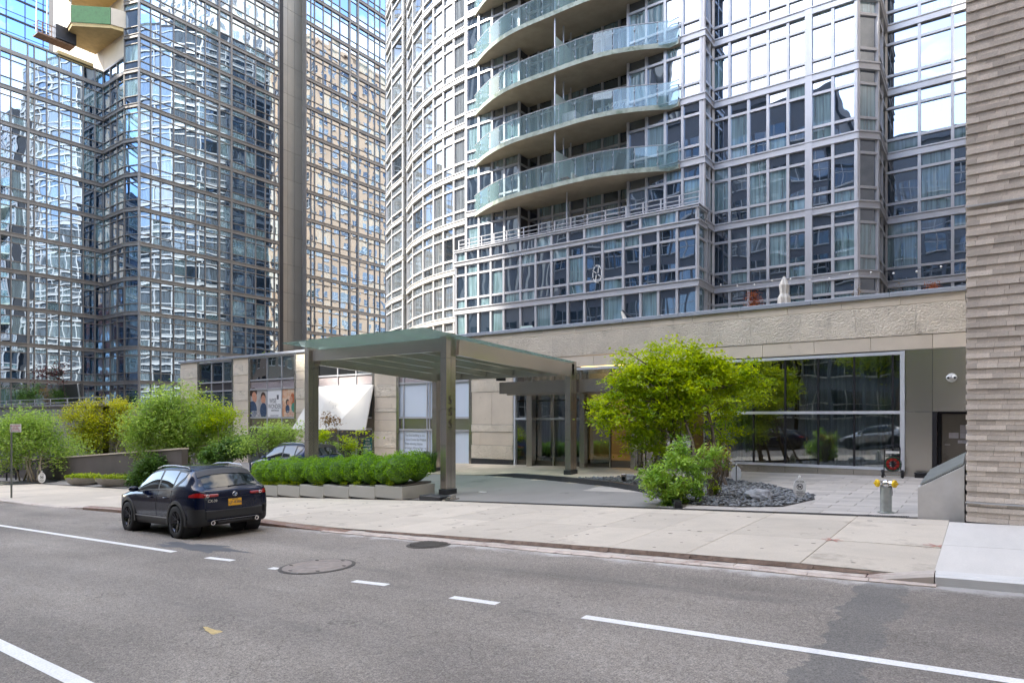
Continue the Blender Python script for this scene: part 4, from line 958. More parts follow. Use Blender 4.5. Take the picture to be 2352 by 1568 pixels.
# ------------------------------------------------------------------ buildings across the street (seen in the glass, and their shade)
random.seed(17)
def opposite(name, label, cat, x0, x1, h, wallc, wsp, wh, fh, yb=-8.0, depth=22, side=None, win=None, band=False, top=None, back=False):
    o = thing(name, label, cat); wm = M(name+'_wall', wallc, .85, 0, .1, .3, speck=.03); z0 = -8
    MB().box(x0, yb-depth, z0, x1, yb, h).build('wall', wm, o)
    win = win or m_paneO; fr_ = MB(); wn = MB(); sl = MB()
    def face(P, Q):
        P, Q = Vector(P), Vector(Q); Lf = (Q-P).length; t = (Q-P)/Lf; n_ = Vector((t.y, -t.x)); k = int(Lf/wsp)
        for i in range(k):
            s = (i+.5)*Lf/k; ww = wsp*.30 if not band else wsp*.44
            z = -1
            while z+fh < h-.8:
                wn.rnd(); a, b = P+t*(s-ww), P+t*(s+ww); zz = z+fh*.28; ze = zz+wh
                wn.quad((*(a+n_*.03), zz), (*(b+n_*.03), zz), (*(b+n_*.03), ze), (*(a+n_*.03), ze))
                fr_.obox((*(a+n_*.06), zz-.06), (*(b+n_*.06), zz-.06), .2, .14); 
                fr_.obox((*(P+t*s+n_*.05), zz), (*(P+t*s+n_*.05), ze), .07, .07, up=(t.x, t.y, 0)); fr_.obox((*(a+n_*.05), zz+wh*.5), (*(b+n_*.05), zz+wh*.5), .07, .07)
                z += fh
    face((x1, yb), (x0, yb)); face((x1, yb-depth), (x1, yb)); face((x0, yb-depth), (x1, yb-depth)) if back else 0; face((x0, yb), (x0, yb-depth)) if not back else face((x0, yb), (x0, yb-depth))
    tag(wn.build('windows', win, o), kind='stuff'); tag(fr_.build('window_frames', m_white, o), kind='stuff')
    MB().box(x0-.3, yb-depth-.3, h, x1+.3, yb+.35, h+.9).build('cornice', wm, o)
    if top == 'tank':
        cx_, cy_ = (x0+x1)/2, yb-6
        MB().lathe([(2.2, h+4), (2.2, h+8), (0.01, h+10)], (cx_, cy_, 0), 16).build('water_tank', m_iron, o)
        for dx in (-1.5, 1.5):
            for dy in (-1.5, 1.5): MB().box(cx_+dx-.1, cy_+dy-.1, h, cx_+dx+.1, cy_+dy+.1, h+4.1).build('tank_leg', m_dk, o)
    return o
opposite('grey_loft_building', 'grey loft building across the street from the shops', 'building', -59, -44.4, 15, (.30,.28,.27), 2.6, 1.9, 3.6, yb=-10, band=True)
opposite('slate_office_building', 'dark slate office block across the street behind the viewer', 'building', -44, -13, 35, (.13,.13,.145), 1.9, 2.4, 3.7, yb=-10, band=True)
opposite('blue_grey_office', 'blue grey office building with wide windows across the street', 'building', -12.6, 14, 30, (.17,.19,.22), 2.4, 2.1, 3.5, yb=-10, band=True)
opposite('red_brick_walkup', 'red brick walk-up with a roof water tank across the street', 'building', 14.4, 32, 22, (.30,.13,.08), 3.2, 1.7, 3.3, top='tank')
opposite('tan_brick_tower', 'tan brick apartment tower across the street further up', 'building', 34, 62, 78, (.42,.28,.17), 3.4, 1.7, 3.0, yb=-14)
opposite('cream_stepped_tower', 'cream stone tower with many windows beyond the brick walk-up', 'building', 66, 92, 104, (.68,.60,.48), 2.8, 1.8, 3.3, yb=10, depth=26)
opposite('brown_warehouse', 'low brown warehouse across the street at the far left', 'building', -105, -59.4, 12, (.20,.15,.12), 3.4, 2.0, 3.8, yb=-10)
opposite('brick_rowhouse', 'brick row building beyond the brick building on the same side', 'building', 19, 44, 26, (.36,.22,.15), 3.0, 1.7, 3.3, yb=30, depth=16)
opposite('limestone_tower', 'slender cream stone tower a block behind the hotel', 'tower', 16, 42, 104, (.62,.55,.44), 2.6, 1.9, 3.3, yb=98, depth=20, back=True)
opposite('tan_brick_slab', 'broad tan brick apartment slab behind the hotel', 'building', 2, 15.5, 84, (.44,.30,.19), 3.2, 1.7, 3.0, yb=152, depth=60, back=True)
# the tall ribbed tower to the south-west that puts the street in shade
rt_ = thing('ribbed_tower', 'tall dark ribbed tower two blocks behind the viewer', 'tower', (0, 0, 0))
_c = Vector((_s.x, _s.y)).normalized(); _n = Vector((-_c.y, _c.x)); 
if _n.x < 0: _n = -_n
cen = _c*135 + _n*(-6.5); hw = 30.5; m_rib = M('dark_ribbed_cladding', (.12,.12,.135), .6, 0, .1, .3)
q = [cen-_n*hw, cen+_n*hw, cen+_n*hw+_c*24, cen-_n*hw+_c*24]; MB().prism([(v.x, v.y) for v in q], -8, 160).build('tower_body', m_rib, rt_)
mb = MB()
for i in range(31):
    a = cen-_n*hw+_n*(2*hw*i/30)-_c*.5; mb.obox((a.x, a.y, -8), (a.x, a.y, 163), .7, 1.0, up=(_c.x, _c.y, 0))
tag(mb.build('ribs', m_panel, rt_), kind='stuff')
q = [cen-_n*(hw+42), cen-_n*(hw+.3), cen-_n*(hw+.3)+_c*22, cen-_n*(hw+42)+_c*22]; sw = thing('added_shade_slab', 'unseen plain slab added beside the ribbed tower to shade the shops and garden', 'tower'); MB().prism([(v.x, v.y) for v in q], -8, 121).build('tower_body', m_rib, sw)  # unseen block added to keep the sun off the left shops and garden
# ------------------------------------------------------------------ entrance canopy
random.seed(41)
cp = thing('entrance_canopy', 'brushed steel entrance canopy with green glass roof lettered 555', 'canopy')
m_bst = M('brushed_bronze_steel', (.56,.51,.45), .24, .85, .10, .6, stretch=(1, 1, .12), rv=.05)
m_cglass = milky(clear_glass('green_canopy_glass', (.80,.94,.87), .04, ior=1.12), 'dcefe6', .09)
def zc(Y): return 2.70-(Y-14.5)*.078
COLS = [(-21.0, 15.75, 2.78), (-13.95, 15.75, 2.73), (-12.95, 21.9, 2.18), (-20.0, 21.9, 2.18)]
for i, (x, y, zt) in enumerate(COLS):
    g = G(x, y); c = MB()
    zs = [g+.18, -.9, .25, 1.9, zt]
    col = MB().bbox(x-.26, y-.0, zs[0], x, y+.47, zt, .008).build('column', m_bst, cp)
    for z in zs[1:-1]: MB().box(x-.262, y-.002, z-.004, x+.002, y+.472, z+.004).build('joint', m_dk, col)
    MB().box(x-.002, y+.23, g+.18, x+.002, y+.24, zt-.02).build('joint', m_dk, col)
    MB().bbox(x-.30, y-.04, g-.1, x+.03, y+.50, g+.17, .01).build('column_base', m_blk, cp)
def beam(a, b, w_, h, name='beam'):
    return MB().obox(a, b, w_, h).build(name, m_bst, cp)
# ring beams and the inner joists (tops follow the roof slope)
beam((-20.98, 15.93, 2.36), (-14.2, 15.93, 2.36), .16, .42)
beam((-13.86, 16.2, 2.27), (-12.99, 21.92, 1.83), .16, .52)
beam((-20.9, 16.2, 2.27), (-20.05, 21.92, 1.83), .16, .52)
beam((-20.0, 22.1, 1.86), (-12.95, 22.1, 1.86), .16, .44)
for k in range(1, 5):
    x = -20.95+k*1.41; beam((x, 16.02, 2.33), (x+.9, 22.0, 1.9), .09, .34, 'joist')
for k in range(1, 4):
    y = 15.9+k*1.55; beam((-20.8+.15*k, y, zc(y)-.14), (-13.9+.15*k, y, zc(y)-.14), .06, .14, 'purlin')
for i in range(5):
    x0 = -20.9+i*1.43; x1 = x0+1.42; s = .95
    vs = [(x0, 14.5, zc(14.5)), (x1, 14.5, zc(14.5)), (x1+s, 22.0, zc(22.0)), (x0+s, 22.0, zc(22.0))]; vs += [(a, b, c+.03) for a, b, c in vs]
    mb = MB(); mb.add(vs, [(3,2,1,0), (4,5,6,7), (0,1,5,4), (1,2,6,5), (2,3,7,6), (3,0,4,7)]); mb.build('roof_pane', m_cglass, cp)
# lower portal in front of the doors
beam((-16.85, 22.62, 1.24), (-9.55, 22.62, 1.24), .30, .50); 
for x, y in ((-9.8, 22.4), (-16.6, 24.45)): MB().bbox(x-.2, y, G(x, y)-.02, x+.1, y+.35, 1.0, .006).build('column', m_bst, cp)
MB().obox((-16.75, 22.45, 1.55), (-16.75, 22.45, 1.72), .3, .3).build('bracket', m_dk, cp)
for px_ in (1338, 1456): x, y = pt(px_, 24.45); MB().bbox(x-.16, y, G(x, y)-.02, x+.08, y+.3, 1.0, .006).build('column', m_bst, cp)
MB().box(-16.7, 22.8, .93, -9.7, 24.7, 1.0).build('ceiling_panel', m_bst, cp)
x, y, _ = COLS[1]
m_num = M('raised_bronze_number', (.13,.115,.10), .4, .7)
for k, py_ in enumerate((918, 946, 974)):
    z = (CYP-py_)/FPX*20.7; text('5', 'number', m_num, cp, (x+.012, y+.19, z), .36, rot=(math.pi/2, 0, math.pi/2), ext=.012)
# black granite end blocks beside the column
X, Y, Z = gp(968, 1149)
kb = thing('granite_end_block', 'black granite kerb end block beside the 555 column', 'kerb block', (X, Y, Z))
MB().bbox(-.1, 0, 0, .75, .5, .16, .01).build('block', m_blk, kb)
mb = MB(); mb.prism([(.9, -.05), (1.0, -.05), (1.0, .6), (.9, .6)], 0, .1); 
mb.add([(.5,-.08,.01),(.62,-.08,.01),(.95,.5,.18),(.83,.5,.18),(.5,-.08,-.02),(.62,-.08,-.02),(.95,.5,.1),(.83,.5,.1)], [(0,1,2,3),(7,6,5,4),(0,4,5,1),(1,5,6,2),(2,6,7,3),(3,7,4,0)]); mb.build('ramp_edge', m_ss, kb)

# ------------------------------------------------------------------ standpipe, hose cart, tool box, signs
m_galv = M('weathered_steel_pipe', (.42,.44,.42), .38, .75, .18, 6, stain=('7f8c86', .35, 5)); m_yell = M('yellow_cap', (.80,.52,.01), .45, 0, .08, 8); m_chrome = M('chrome', (.7,.7,.7), .15, 1, .1, 8)
X, Y, Z = gp(2035, 1177)
fs = thing('fire_standpipe', 'steel fire department standpipe with two yellow caps', 'standpipe', (X, Y, Z))
MB().lathe([(.15, 0), (.15, .02), (.105, .03), (.105, .50), (.11, .51), (.11, .53), (.001, .53)], n=28).build('pipe', m_galv, fs, smooth=False)
hd = MB().lathe([(.08, .52), (.10, .56), (.10, .62), (.06, .66), (.001, .67)], n=20).build('head', m_chrome, fs, smooth=True)
for s in (-1, 1):
    d = Vector((s*.8, -.35 if s > 0 else -.5, 0)).normalized()
    MB().tube([d*.06+Vector((0,0,.6)), d*.16+Vector((0,0,.6))], .055, 12).build('outlet', m_chrome, fs)
    cap = MB().tube([d*.15+Vector((0,0,.6)), d*.19+Vector((0,0,.6)), d*.20+Vector((0,0,.6))], .075, 16, rr=[.075, .075, .06]).build('cap', m_yell, fs)
    MB().tube([d*.20+Vector((0,0,.6)), d*.24+Vector((0,0,.6))], .02, 6).build('lug', m_yell, cap)
MB().tube([(.09, -.06, .58), (.112, -.05, .5), (.115, -.05, .4), (.112, -.045, .36)], .006, 5).build('chain', m_dk, fs)
# hose cart
X, Y, Z = gp(2050, 1097)
m_rub = M('black_rubber', (.02,.02,.022), .6, 0, .2, 10); m_hose = M('red_hose', (.50,.03,.02), .45, 0, .1, 10); m_hoseg = M('green_hose', (.02,.10,.05), .45, 0, .2, 8)
hcx = thing('hose_cart', 'black wheeled hose reel cart with red and green hose by the lobby window', 'hose cart', (X, Y, Z), D2R(12))
for s in (-1, 1):
    wl = MB().lathe([(.03, -.035), (.115, -.035), (.13, -.02), (.13, .02), (.115, .035), (.03, .035)], (s*.28, .02, .13), 20, 'x').build('wheel', m_rub, hcx); MB().lathe([(.001, -.037), (.05, -.037), (.05, .037), (.001, .037)], (s*.28, .02, .13), 12, 'x').build('hub', m_galv, wl)
    MB().tube([(s*.22, -.15, .05), (s*.24, 0, .15), (s*.22, .1, .55), (s*.22, .06, .95), (s*.18, .03, 1.03), (0, .02, 1.04)], .015, 8).build('frame_tube', m_dk, hcx)
MB().tube([(-.3, .02, .13), (.3, .02, .13)], .012, 8).build('axle', m_galv, hcx); MB().tube([(-.22, -.12, .06), (.22, -.12, .06)], .012, 8).build('foot_bar', m_galv, hcx)
for r, m_, n in ((.17, m_hose, 'red_hose'), (.21, m_hoseg, 'green_hose'), (.13, m_hose, 'red_hose')):
    MB().tube([(r*math.cos(a), -.05+.012*math.sin(3*a), .45+r*math.sin(a)) for a in [k*math.pi/14 for k in range(29)]], .024, 7).build(n, m_, hcx)
reel = MB().lathe([(.235, -.02), (.25, -.02), (.25, .0), (.235, .0), (.235, -.02)], (0, -.10, .45), 30, 'y').build('reel', m_dk, hcx)
MB().lathe([(.12, -.02), (.13, -.02), (.13, .0), (.12, .0), (.12, -.02)], (0, -.10, .45), 24, 'y').build('reel_ring', m_hose, reel)
for k in range(4): a = k*math.pi/4; MB().obox((-.24*math.cos(a), -.115, .45-.24*math.sin(a)), (.24*math.cos(a), -.115, .45+.24*math.sin(a)), .012, .02).build('spoke', m_dk, reel)
MB().box(-.19, -.02, .78, .19, .02, .86).build('plate', m_sign, hcx); MB().tube([(-.22, .06, .7), (.22, .06, .7)], .012, 6).build('cross_bar', m_dk, hcx)
X, Y, Z = gp(2114, 1097)
tbx = thing('tool_box', 'small black plastic case on the pavers below the steel panel', 'case', (X, Y, Z), D2R(4))
MB().bbox(-.16, -.08, 0, .16, .1, .12, .015).build('case_body', m_rub, tbx); MB().bbox(-.17, -.09, .125, .17, .11, .17, .012).build('lid', m_rub, tbx)
for s in (-1, 1): MB().box(s*.1-.02, -.10, .09, s*.1+.02, -.085, .14).build('latch', m_dk, tbx)
X, Y = pt(2158, FAC+.3); Z = G(X, Y)
ep = thing('leaf_blower', 'orange and black handheld power tool standing in the service doorway', 'power tool', (X, Y-.15, Z+.01), 0)
m_or = M('orange_plastic', (.75,.10,.01), .4, 0, .05, 5)
MB().bbox(-.09, -.08, 0, .09, .08, .18, .02).build('motor_housing', m_or, ep); MB().bbox(-.07, -.07, .18, .07, .07, .30, .02).build('cap', m_rub, ep)
MB().tube([(0, 0, .3), (.01, 0, .62), (-.01, .02, .9)], .014, 8).build('shaft', m_rub, ep); MB().tube([(-.06, 0, .9), (.0, 0, .95), (.05, 0, .9)], .014, 8).build('handle', m_rub, ep)
# concrete cellar hatch against the brick wall
m_hc = M('stained_concrete', (.50,.48,.45), .8, 0, .16, 1.8, stain=('8d7440', .22, 5), bump=.002, bs=40)
ha = thing('cellar_hatch', 'sloping concrete cellar hatch with metal doors against the brick wall', 'hatch')
xh0, yh0 = pt(2108, YB+.25); xh1 = XB_-.045
g0 = G(xh0, yh0)
def ztop(x, y): return g0+.58+(x-xh0)*.62+(y-yh0)*0.0
mb = MB(); P4 = [(xh0, yh0), (xh1, yh0), (xh1, yh0+3.2), (xh0, yh0+3.2)]
mb.prism(P4, lambda x, y: g0-.3, lambda x, y: ztop(x, y)+.02*(y-yh0)); mb.build('concrete_curb', m_hc, ha)
for k in range(4): 
    y0 = yh0+.08+.78*k
    mb = MB(); mb.add([(xh0+.03, y0, ztop(xh0+.03, 0)+.02*(y0-yh0)+.02), (xh1-.02, y0, ztop(xh1-.02, 0)+.02*(y0-yh0)+.02), (xh1-.02, y0+.74, ztop(xh1-.02, 0)+.02*(y0+.74-yh0)+.02), (xh0+.03, y0+.74, ztop(xh0+.03, 0)+.02*(y0+.74-yh0)+.02)]
        + [(xh0+.03, y0, ztop(xh0+.03, 0)+.01*(y0-yh0)+.05), (xh1-.02, y0, ztop(xh1-.02, 0)+.02*(y0-yh0)+.06), (xh1-.02, y0+.74, ztop(xh1-.02, 0)+.02*(y0+.74-yh0)+.06), (xh0+.03, y0+.74, ztop(xh0+.03, 0)+.02*(y0+.74-yh0)+.06)], [(0,3,2,1),(4,5,6,7),(0,1,5,4),(1,2,6,5),(2,3,7,6),(3,0,4,7)]); mb.build('hatch_door', m_galv, ha)
# oval dog signs
def dog_sign(px, py, label, s=1.0, back=False, rz=D2R(30)):
    X, Y, Z = gp(px, py); o = thing('dog_sign', label, 'sign', (X, Y, Z-.02), rz, 'oval garden signs'); 
    MB().tube([(0, .02, 0), (0, .02, .58*s)], .013*s, 8).build('stake', m_dk if back else m_galv, o)
    mb = MB(); n = 28; vs = [(.155*s*math.cos(a), y, .30*s+.24*s*math.sin(a)) for y in (0, .012) for a in [2*math.pi*k/n for k in range(n)]]
    mb.add(vs, [tuple(range(n-1, -1, -1)), tuple(range(n, 2*n))] + [(i, (i+1) % n, n+(i+1) % n, n+i) for i in range(n)]); mb.build('oval_plate', m_sign, o)
    MB().ball((0, .01, .58*s), .03*s, n=12, m=8).build('finial', m_sign, o, smooth=True)
    mb = MB(); mb.lathe([(.064*s, -.003), (.075*s, -.003), (.075*s, .0), (.064*s, .0)], (0, -.002, .33*s), 28, 'y'); mb.build('ban_ring', m_dk, o)
    MB().obox((-.045*s, -.005, .375*s), (.045*s, -.005, .285*s), .003, .012*s).build('ban_bar', m_dk, o)
    mb = MB()
    for a, b, w_ in (((-.035,.335),(.025,.335),.020),((.02,.335),(.04,.36),.018),((-.03,.33),(-.035,.295),.010),((-.015,.33),(-.018,.295),.010),((.015,.33),(.015,.295),.010),((.024,.33),(.03,.3),.010),((-.035,.34),(-.05,.365),.008)):
        mb.obox((a[0]*s, -.004, a[1]*s), (b[0]*s, -.004, b[1]*s), .003, w_*s)
    mb.build('dog_emblem', m_dk, o)
    mb = MB(); n = 28; mb.lathe([(.0, 0)], n=3); 
    text('Dear Dogs', 'lettering', m_dk, o, (0, -.004, .46*s), .048*s)
    for k, tx in enumerate(('Please don\'t', 'water the plants', 'Thank you')): text(tx, 'lettering', m_dk, o, (0, -.004, (.21-.04*k)*s), .034*s)
    return o
dog_sign(1837, 1146, 'white oval Dear Dogs sign at the front corner of the pebble bed', 1.0, rz=D2R(33))
dog_sign(1691, 1107, 'white oval garden sign seen from its back behind the dry shrub', 1.0, True, rz=D2R(200))
dog_sign(96, 1111, 'white oval dog sign under the birches by the low wall', 1.25, rz=D2R(48))
# path lights, boulder
for px_, py_, lb_ in ((1433, 1106, 'square bronze path light left in the pebbles beside the entry'), (1538, 1115, 'square bronze path light beside the big shrub')):
    X, Y, Z = gp(px_, py_); o = thing('path_light', lb_, 'garden light', (X, Y, Z), D2R(10), 'path lights'); MB().bbox(-.08, -.06, -.02, .08, .06, .27, .008).build('housing', m_bst, o); MB().box(-.05, -.065, .04, .05, -.058, .18).build('louver', m_dk, o)
# low parking sign
m_pole = M('grey_green_pole', (.16,.17,.15), .5, .4, .2, 6); m_rs = M('sign_red', (.55,.03,.06), .5, 0, .05, 5)
X, Y, Z = gp(25, 1143)
ns = thing('parking_sign', 'white NO PARKING sign with a red arrow on a thin pole', 'sign', (X, Y, Z), D2R(36))
MB().tube([(0, .03, 0), (0, .03, 3.02)], .035, 8).build('pole', m_pole, ns)
MB().bbox(-.04, 0, 2.72, .42, .012, 3.05, .003).build('plate', m_sign, ns)
text('NO PARKING', 'lettering', m_rs, ns, (.19, -.004, 2.98), .07); text('8AM - 6PM', 'lettering', m_rs, ns, (.19, -.004, 2.90), .05); text('EXCEPT SUNDAY', 'lettering', m_rs, ns, (.19, -.004, 2.85), .04)
mb = MB(); mb.box(.03, -.004, 2.775, .35, 0, 2.79); mb.add([(.0,-.004,2.782),(.05,-.004,2.76),(.05,-.004,2.805)], [(0,1,2)]); mb.add([(.39,-.004,2.782),(.33,-.004,2.805),(.33,-.004,2.76)], [(0,1,2)]); mb.build('arrow', m_rs, ns)

# ------------------------------------------------------------------ left garden: walls, terrace, boat planters
m_wallc = M('stucco_wall', (.115,.10,.09), .85, 0, .12, .8, stain=('5a5048', .25, .7), speck=.04); m_gbr = M('grey_brick_wall', (.27,.26,.255), .85, 0, .15, 1.5, rv=.14)
lw = thing('garden_wall', 'low beige garden wall rising along the ramp behind the birches', 'wall')
def ztw(x): return -3.2+(x+55.8)*.0665
xw = [-75, -66, -56, -46, -38, -31]
for a, b in zip(xw, xw[1:]):
    MB().prism([(a+.004, 16), (b-.004, 16), (b-.004, 16.3), (a+.004, 16.3)], lambda x, y: G(x, y)-.5, lambda x, y: ztw(x)).build('wall_section', m_wallc, lw)
    MB().prism([(a+.004, 15.95), (b-.004, 15.95), (b-.004, 16.35), (a+.004, 16.35)], lambda x, y: ztw(x)+.003, lambda x, y: ztw(x)+.07).build('coping', m_lime, lw)
tw = thing('terrace_wall', 'grey brick terrace wall with a steel railing behind the birches', 'wall')
MB().box(-80, 18.62, -6, -46, 19.0, .66).build('wall_body', m_gbr, tw)
MB().box(-80, 18.5, .66, -46, 19.1, .75).build('coping', m_wallc, tw)
MB().box(-46.3, 18.62, -6, -46, 24.7, .66).build('wall_return', m_gbr, tw)
z = -3.6; i = 0
while z < .6:
    x = -66+(i % 2)*.7
    if i % 2 == 0: x0_ = x
    while x < -46.1:
        MB().box(x+.01, 18.58, z+.01, min(x+1.4, -46)-.01, 18.63, z+.29).build('stone_block', m_gbr, tw); x += 1.4
    z += .3; i += 1
for k in range(12):
    x = -79+k*3; MB().box(x-.03, 18.75, .75, x+.03, 18.81, 1.3).build('rail_post', m_silver, tw)
for zz in (1.0, 1.28): MB().box(-80, 18.75, zz, -46, 18.79, zz+.05).build('rail', m_silver, tw)
tf = tag(MB().box(-80, 19.0, -.1, XL, 27, .55).build('terrace_floor', m_conc), kind='structure')
# dark leaning panel and small steps at the terrace
x0, _, z1 = onY(136, 21, 884); x1 = onY(186, 21)[0]
dp = thing('dark_panel', 'leaning black solar-like panel on the terrace beside the red-leaved tree', 'panel')
mb = MB(); mb.prism([(x0, 21), (x1, 21), (x1, 21.12), (x0, 21.12)], .55, z1); mb.build('panel', m_blk, dp); MB().obox((x1+.05, 21, .55), (x1-.6, 21, z1), .1, .12).build('strut', m_galv, dp)
# boat-shaped planters
m_boat = M('grey_cast_planter', (.33,.305,.275), .7, 0, .1, 2)
def boat(px0, px1, py, label):
    a = Vector(gp(px0, py)); b = Vector(gp(px1, py-3)); c = (a+b)/2; Lq = (b-a).length/2; o = thing('boat_planter', label, 'planter', c, math.atan2(b.y-a.y, b.x-a.x), 'boat-shaped planters')
    mb = MB(); n = 14; prof = []
    for i in range(n+1):
        s = -1+2*i/n; w_ = .55*(1-abs(s)**2.2)+.02; zb = .34*abs(s)**2.5+.0; prof.append((s*Lq, w_, zb))
    vs = []
    for x, w_, zb in prof: vs += [(x, -w_, .40), (x, -w_*.62, zb*.8), (x, w_*.62, zb*.8), (x, w_, .40)]
    mb.add(vs, [(i*4+j, i*4+j+1, (i+1)*4+j+1, (i+1)*4+j) for i in range(n) for j in range(3)]); mb.add([v for i in range(n+1) for v in (vs[i*4], vs[i*4+3])], [(i*2, i*2+1, i*2+3, i*2+2) for i in range(n)]); mb.build('hull', m_boat, o)
    return o, Lq
boats = [boat(150, 232, 1114, 'boat-shaped planter farther left with lime green ground cover'), boat(218, 318, 1117, 'boat-shaped planter nearer the dark shrub with lime green ground cover')]
# trough planters under the hedge
m_tr = M('grey_trough_concrete', (.43,.42,.38), .7, 0, .06, 1.2, rv=.04)
pxs = [606, 637, 687.5, 742, 801, 861, 924]
PL = [Vector(gp(p, 1139.6+(p-606)*.0327)) for p in pxs]
Yp = sum(p.y for p in PL)/len(PL); PXx = [onY(p, Yp)[0] for p in pxs]; PXx[0] = PXx[1]-.92; PXx = [PXx[0]-1.0] + PXx
troughs = []
for i, (a, b) in enumerate(zip(PXx, PXx[1:])):
    o = thing('trough_planter', ['first trough planter, hidden behind the parked car', 'second trough planter partly behind the parked car', 'third grey trough planter from the parked car', 'fourth trough planter, middle of the hedge row', 'fifth trough planter, right of the hedge middle', 'sixth trough planter, next but one to the 555 column', 'last grey trough planter at the 555 column end'][i], 'planter', ((a+b)/2, Yp, G((a+b)/2, Yp)), 0, 'trough planters under the hedge')
    h = (b-a)/2-.006; g0_, g1_ = G(a, Yp)-G((a+b)/2, Yp), G(b, Yp)-G((a+b)/2, Yp)
    top_ = .44
    MB().bbox(-h, 0, .05, h, 1.5, top_, .012).build('trough', m_tr, o); MB().box(-h+.04, .05, -.08, h-.04, 1.45, .05).build('plinth', m_blk, o); troughs.append(o)
# terrace furniture and things behind the podium parapet
m_canv = M('cream_canvas', (.72,.68,.60), .85, 0, .08, 5)
def umb(px, Y, zb, zt, label):
    x = pt(px, Y)[0]; o = thing('closed_parasol', label, 'parasol', (x, Y, zb))
    H = zt-zb; mb = MB(); n = 20; prof = [(.03, H), (.05, H*.98), (.16, H*.86), (.13, H*.72), (.20, H*.66), (.22, H*.40), (.30, H*.12), (.28, H*.10)]
    mb.lathe(prof, n=n); mb.v = [(v[0]*(1+.22*math.sin(6*math.atan2(v[1], v[0]))), v[1]*(1+.22*math.sin(6*math.atan2(v[1], v[0]))), v[2]) for v in mb.v]
    mb.build('canopy_cloth', m_canv, o); MB().tube([(0, 0, 0), (0, 0, H)], .03, 8).build('pole', m_dk, o); return o
umb(1801, 27.5, 3.12, 5.62, 'closed cream parasol standing on the podium terrace')
x, y = pt(1445, 28.5); cu = thing('cantilever_parasol', 'folded cream cantilever parasol leaning over the podium terrace', 'parasol', (x, y, 3.12))
MB().tube([(.5, 0, 0), (.45, 0, .9), (.15, 0, 1.6), (-.35, 0, 2.0)], .04, 8).build('arm', m_dk, cu)
mb = MB(); mb.tube([(-.38, 0, 1.95), (-.2, 0, 1.5), (.05, 0, .95), (.4, 0, .35)], .1, 10, rr=[.05, .12, .14, .22]); mb.build('folded_cloth', m_canv, cu)
x, y = pt(1235, 27.5); fg = thing('glass_screen', 'row of frosted glass wind screens on the podium terrace', 'screen', (x-1.1, y, 3.12))
for k in range(4): MB().box(k*.8, 0, .1, k*.8+.76, .02, 1.55-.12*k).build('frosted_pane', m_frost, fg); MB().box(k*.8-.02, -.02, 0, k*.8+.02, .04, 1.62-.12*k).build('post', m_galv, fg)
MB().box(3.18, -.02, 0, 3.22, .04, 1.2).build('post', m_galv, fg)
x, y = pt(1643, 26.5); ht = thing('patio_heater', 'dark mushroom-shaped patio heater top behind the parapet', 'heater', (x, y, 3.12)); MB().lathe([(.02, 1.22), (.30, 1.12), (.42, 1.02), (.02, 1.05)], n=20).build('hood', m_iron, ht); MB().tube([(0, 0, 0), (0, 0, 1.1)], .05, 8).build('post', m_dk, ht)
# string lights
m_blb = M('bulb_glass', (.8,.8,.78), .2, 0, .02, 1)
sl_ = thing('string_lights', 'thin cable of small white bulbs strung across the terrace', 'string lights')
pa, pb = Vector(onY(1637, 30.8, 648)), Vector(onY(2190, 29.8, 600)); pts = [pa.lerp(pb, i/24)+Vector((0, 0, -.22*(1-(2*((i/8) % 1)-1)**2))) for i in range(25)]
MB().tube(pts, .008, 4).build('cable', m_dk, sl_)
for i in range(1, 24, 2): MB().ball(pts[i]-Vector((0,0,.07)), .045, n=8, m=6).build('bulb', m_blb, sl_, smooth=True)
# balcony furniture
def zb(px, py): return (CYP-py)
zz = LB+FH*2
x, y = pt(1302, 31.2); tb_ = thing('side_table', 'square brown wooden side table on the lowest balcony', 'table', (x, y-.1, zz)); m_bw = M('brown_wood', (.30,.12,.06), .5, 0, .2, 4)
MB().bbox(-.28, -.28, .46, .28, .28, .52, .01).build('tabletop', m_bw, tb_)
for a in (-.25, .25):
    for b in (-.25, .25): MB().box(a-.025, b-.025, 0, a+.025, b+.025, .46).build('leg', m_bw, tb_)
x, y = pt(1335, 31.0); lc = thing('lounge_seat', 'low cream lounge seat beside the brown side table', 'seat', (x, y, zz)); MB().bbox(-.45, -.3, .12, .45, .3, .28, .03).build('seat', m_canv, lc); MB().bbox(-.5, -.3, .28, -.38, .3, .62, .03).build('backrest', m_canv, lc)
x, y = pt(1412, 31.0); gc = thing('grey_armchair', 'dark grey armchair tilted back on the lowest balcony', 'armchair', (x, y, zz), D2R(-20)); m_gf = M('grey_cushion', (.10,.11,.12), .8, 0, .1, 8); MB().bbox(-.35, -.3, .2, .35, .3, .38, .04).build('seat', m_gf, gc); mb = MB(); mb.obox((.3, 0, .35), (.5, 0, 1.0), .6, .12, up=(1,0,0)); mb.build('backrest', m_gf, gc)
for a in (-.3, .3): MB().box(a-.02, -.25, 0, a+.02, .25, .2).build('leg', m_dk, gc)
x, y = pt(1416, 31.0); wc = thing('wicker_armchair', 'white looped rattan armchair on the second balcony up', 'armchair', (x, y-.05, zz+FH), D2R(15))
for k in range(6):
    a = -.42+.14*k; MB().tube([(a, -.25, 0), (a*1.05, -.28, .3), (a*1.2, -.1, .45), (a*1.25+.1, .2, .8), (a+.15, .3, .3)], .015, 5).build('cane_loop', m_white, wc)
MB().tube([(-.55, -.25, .42), (-.3, -.32, .48), (.3, -.32, .48), (.62, 0, .75), (.5, .3, .9), (-.2, .32, .85), (-.55, .1, .6), (-.55, -.25, .42)], .02, 6).build('rim', m_white, wc); MB().bbox(-.4, -.22, .22, .4, .25, .28, .02).build('seat', m_white, wc)
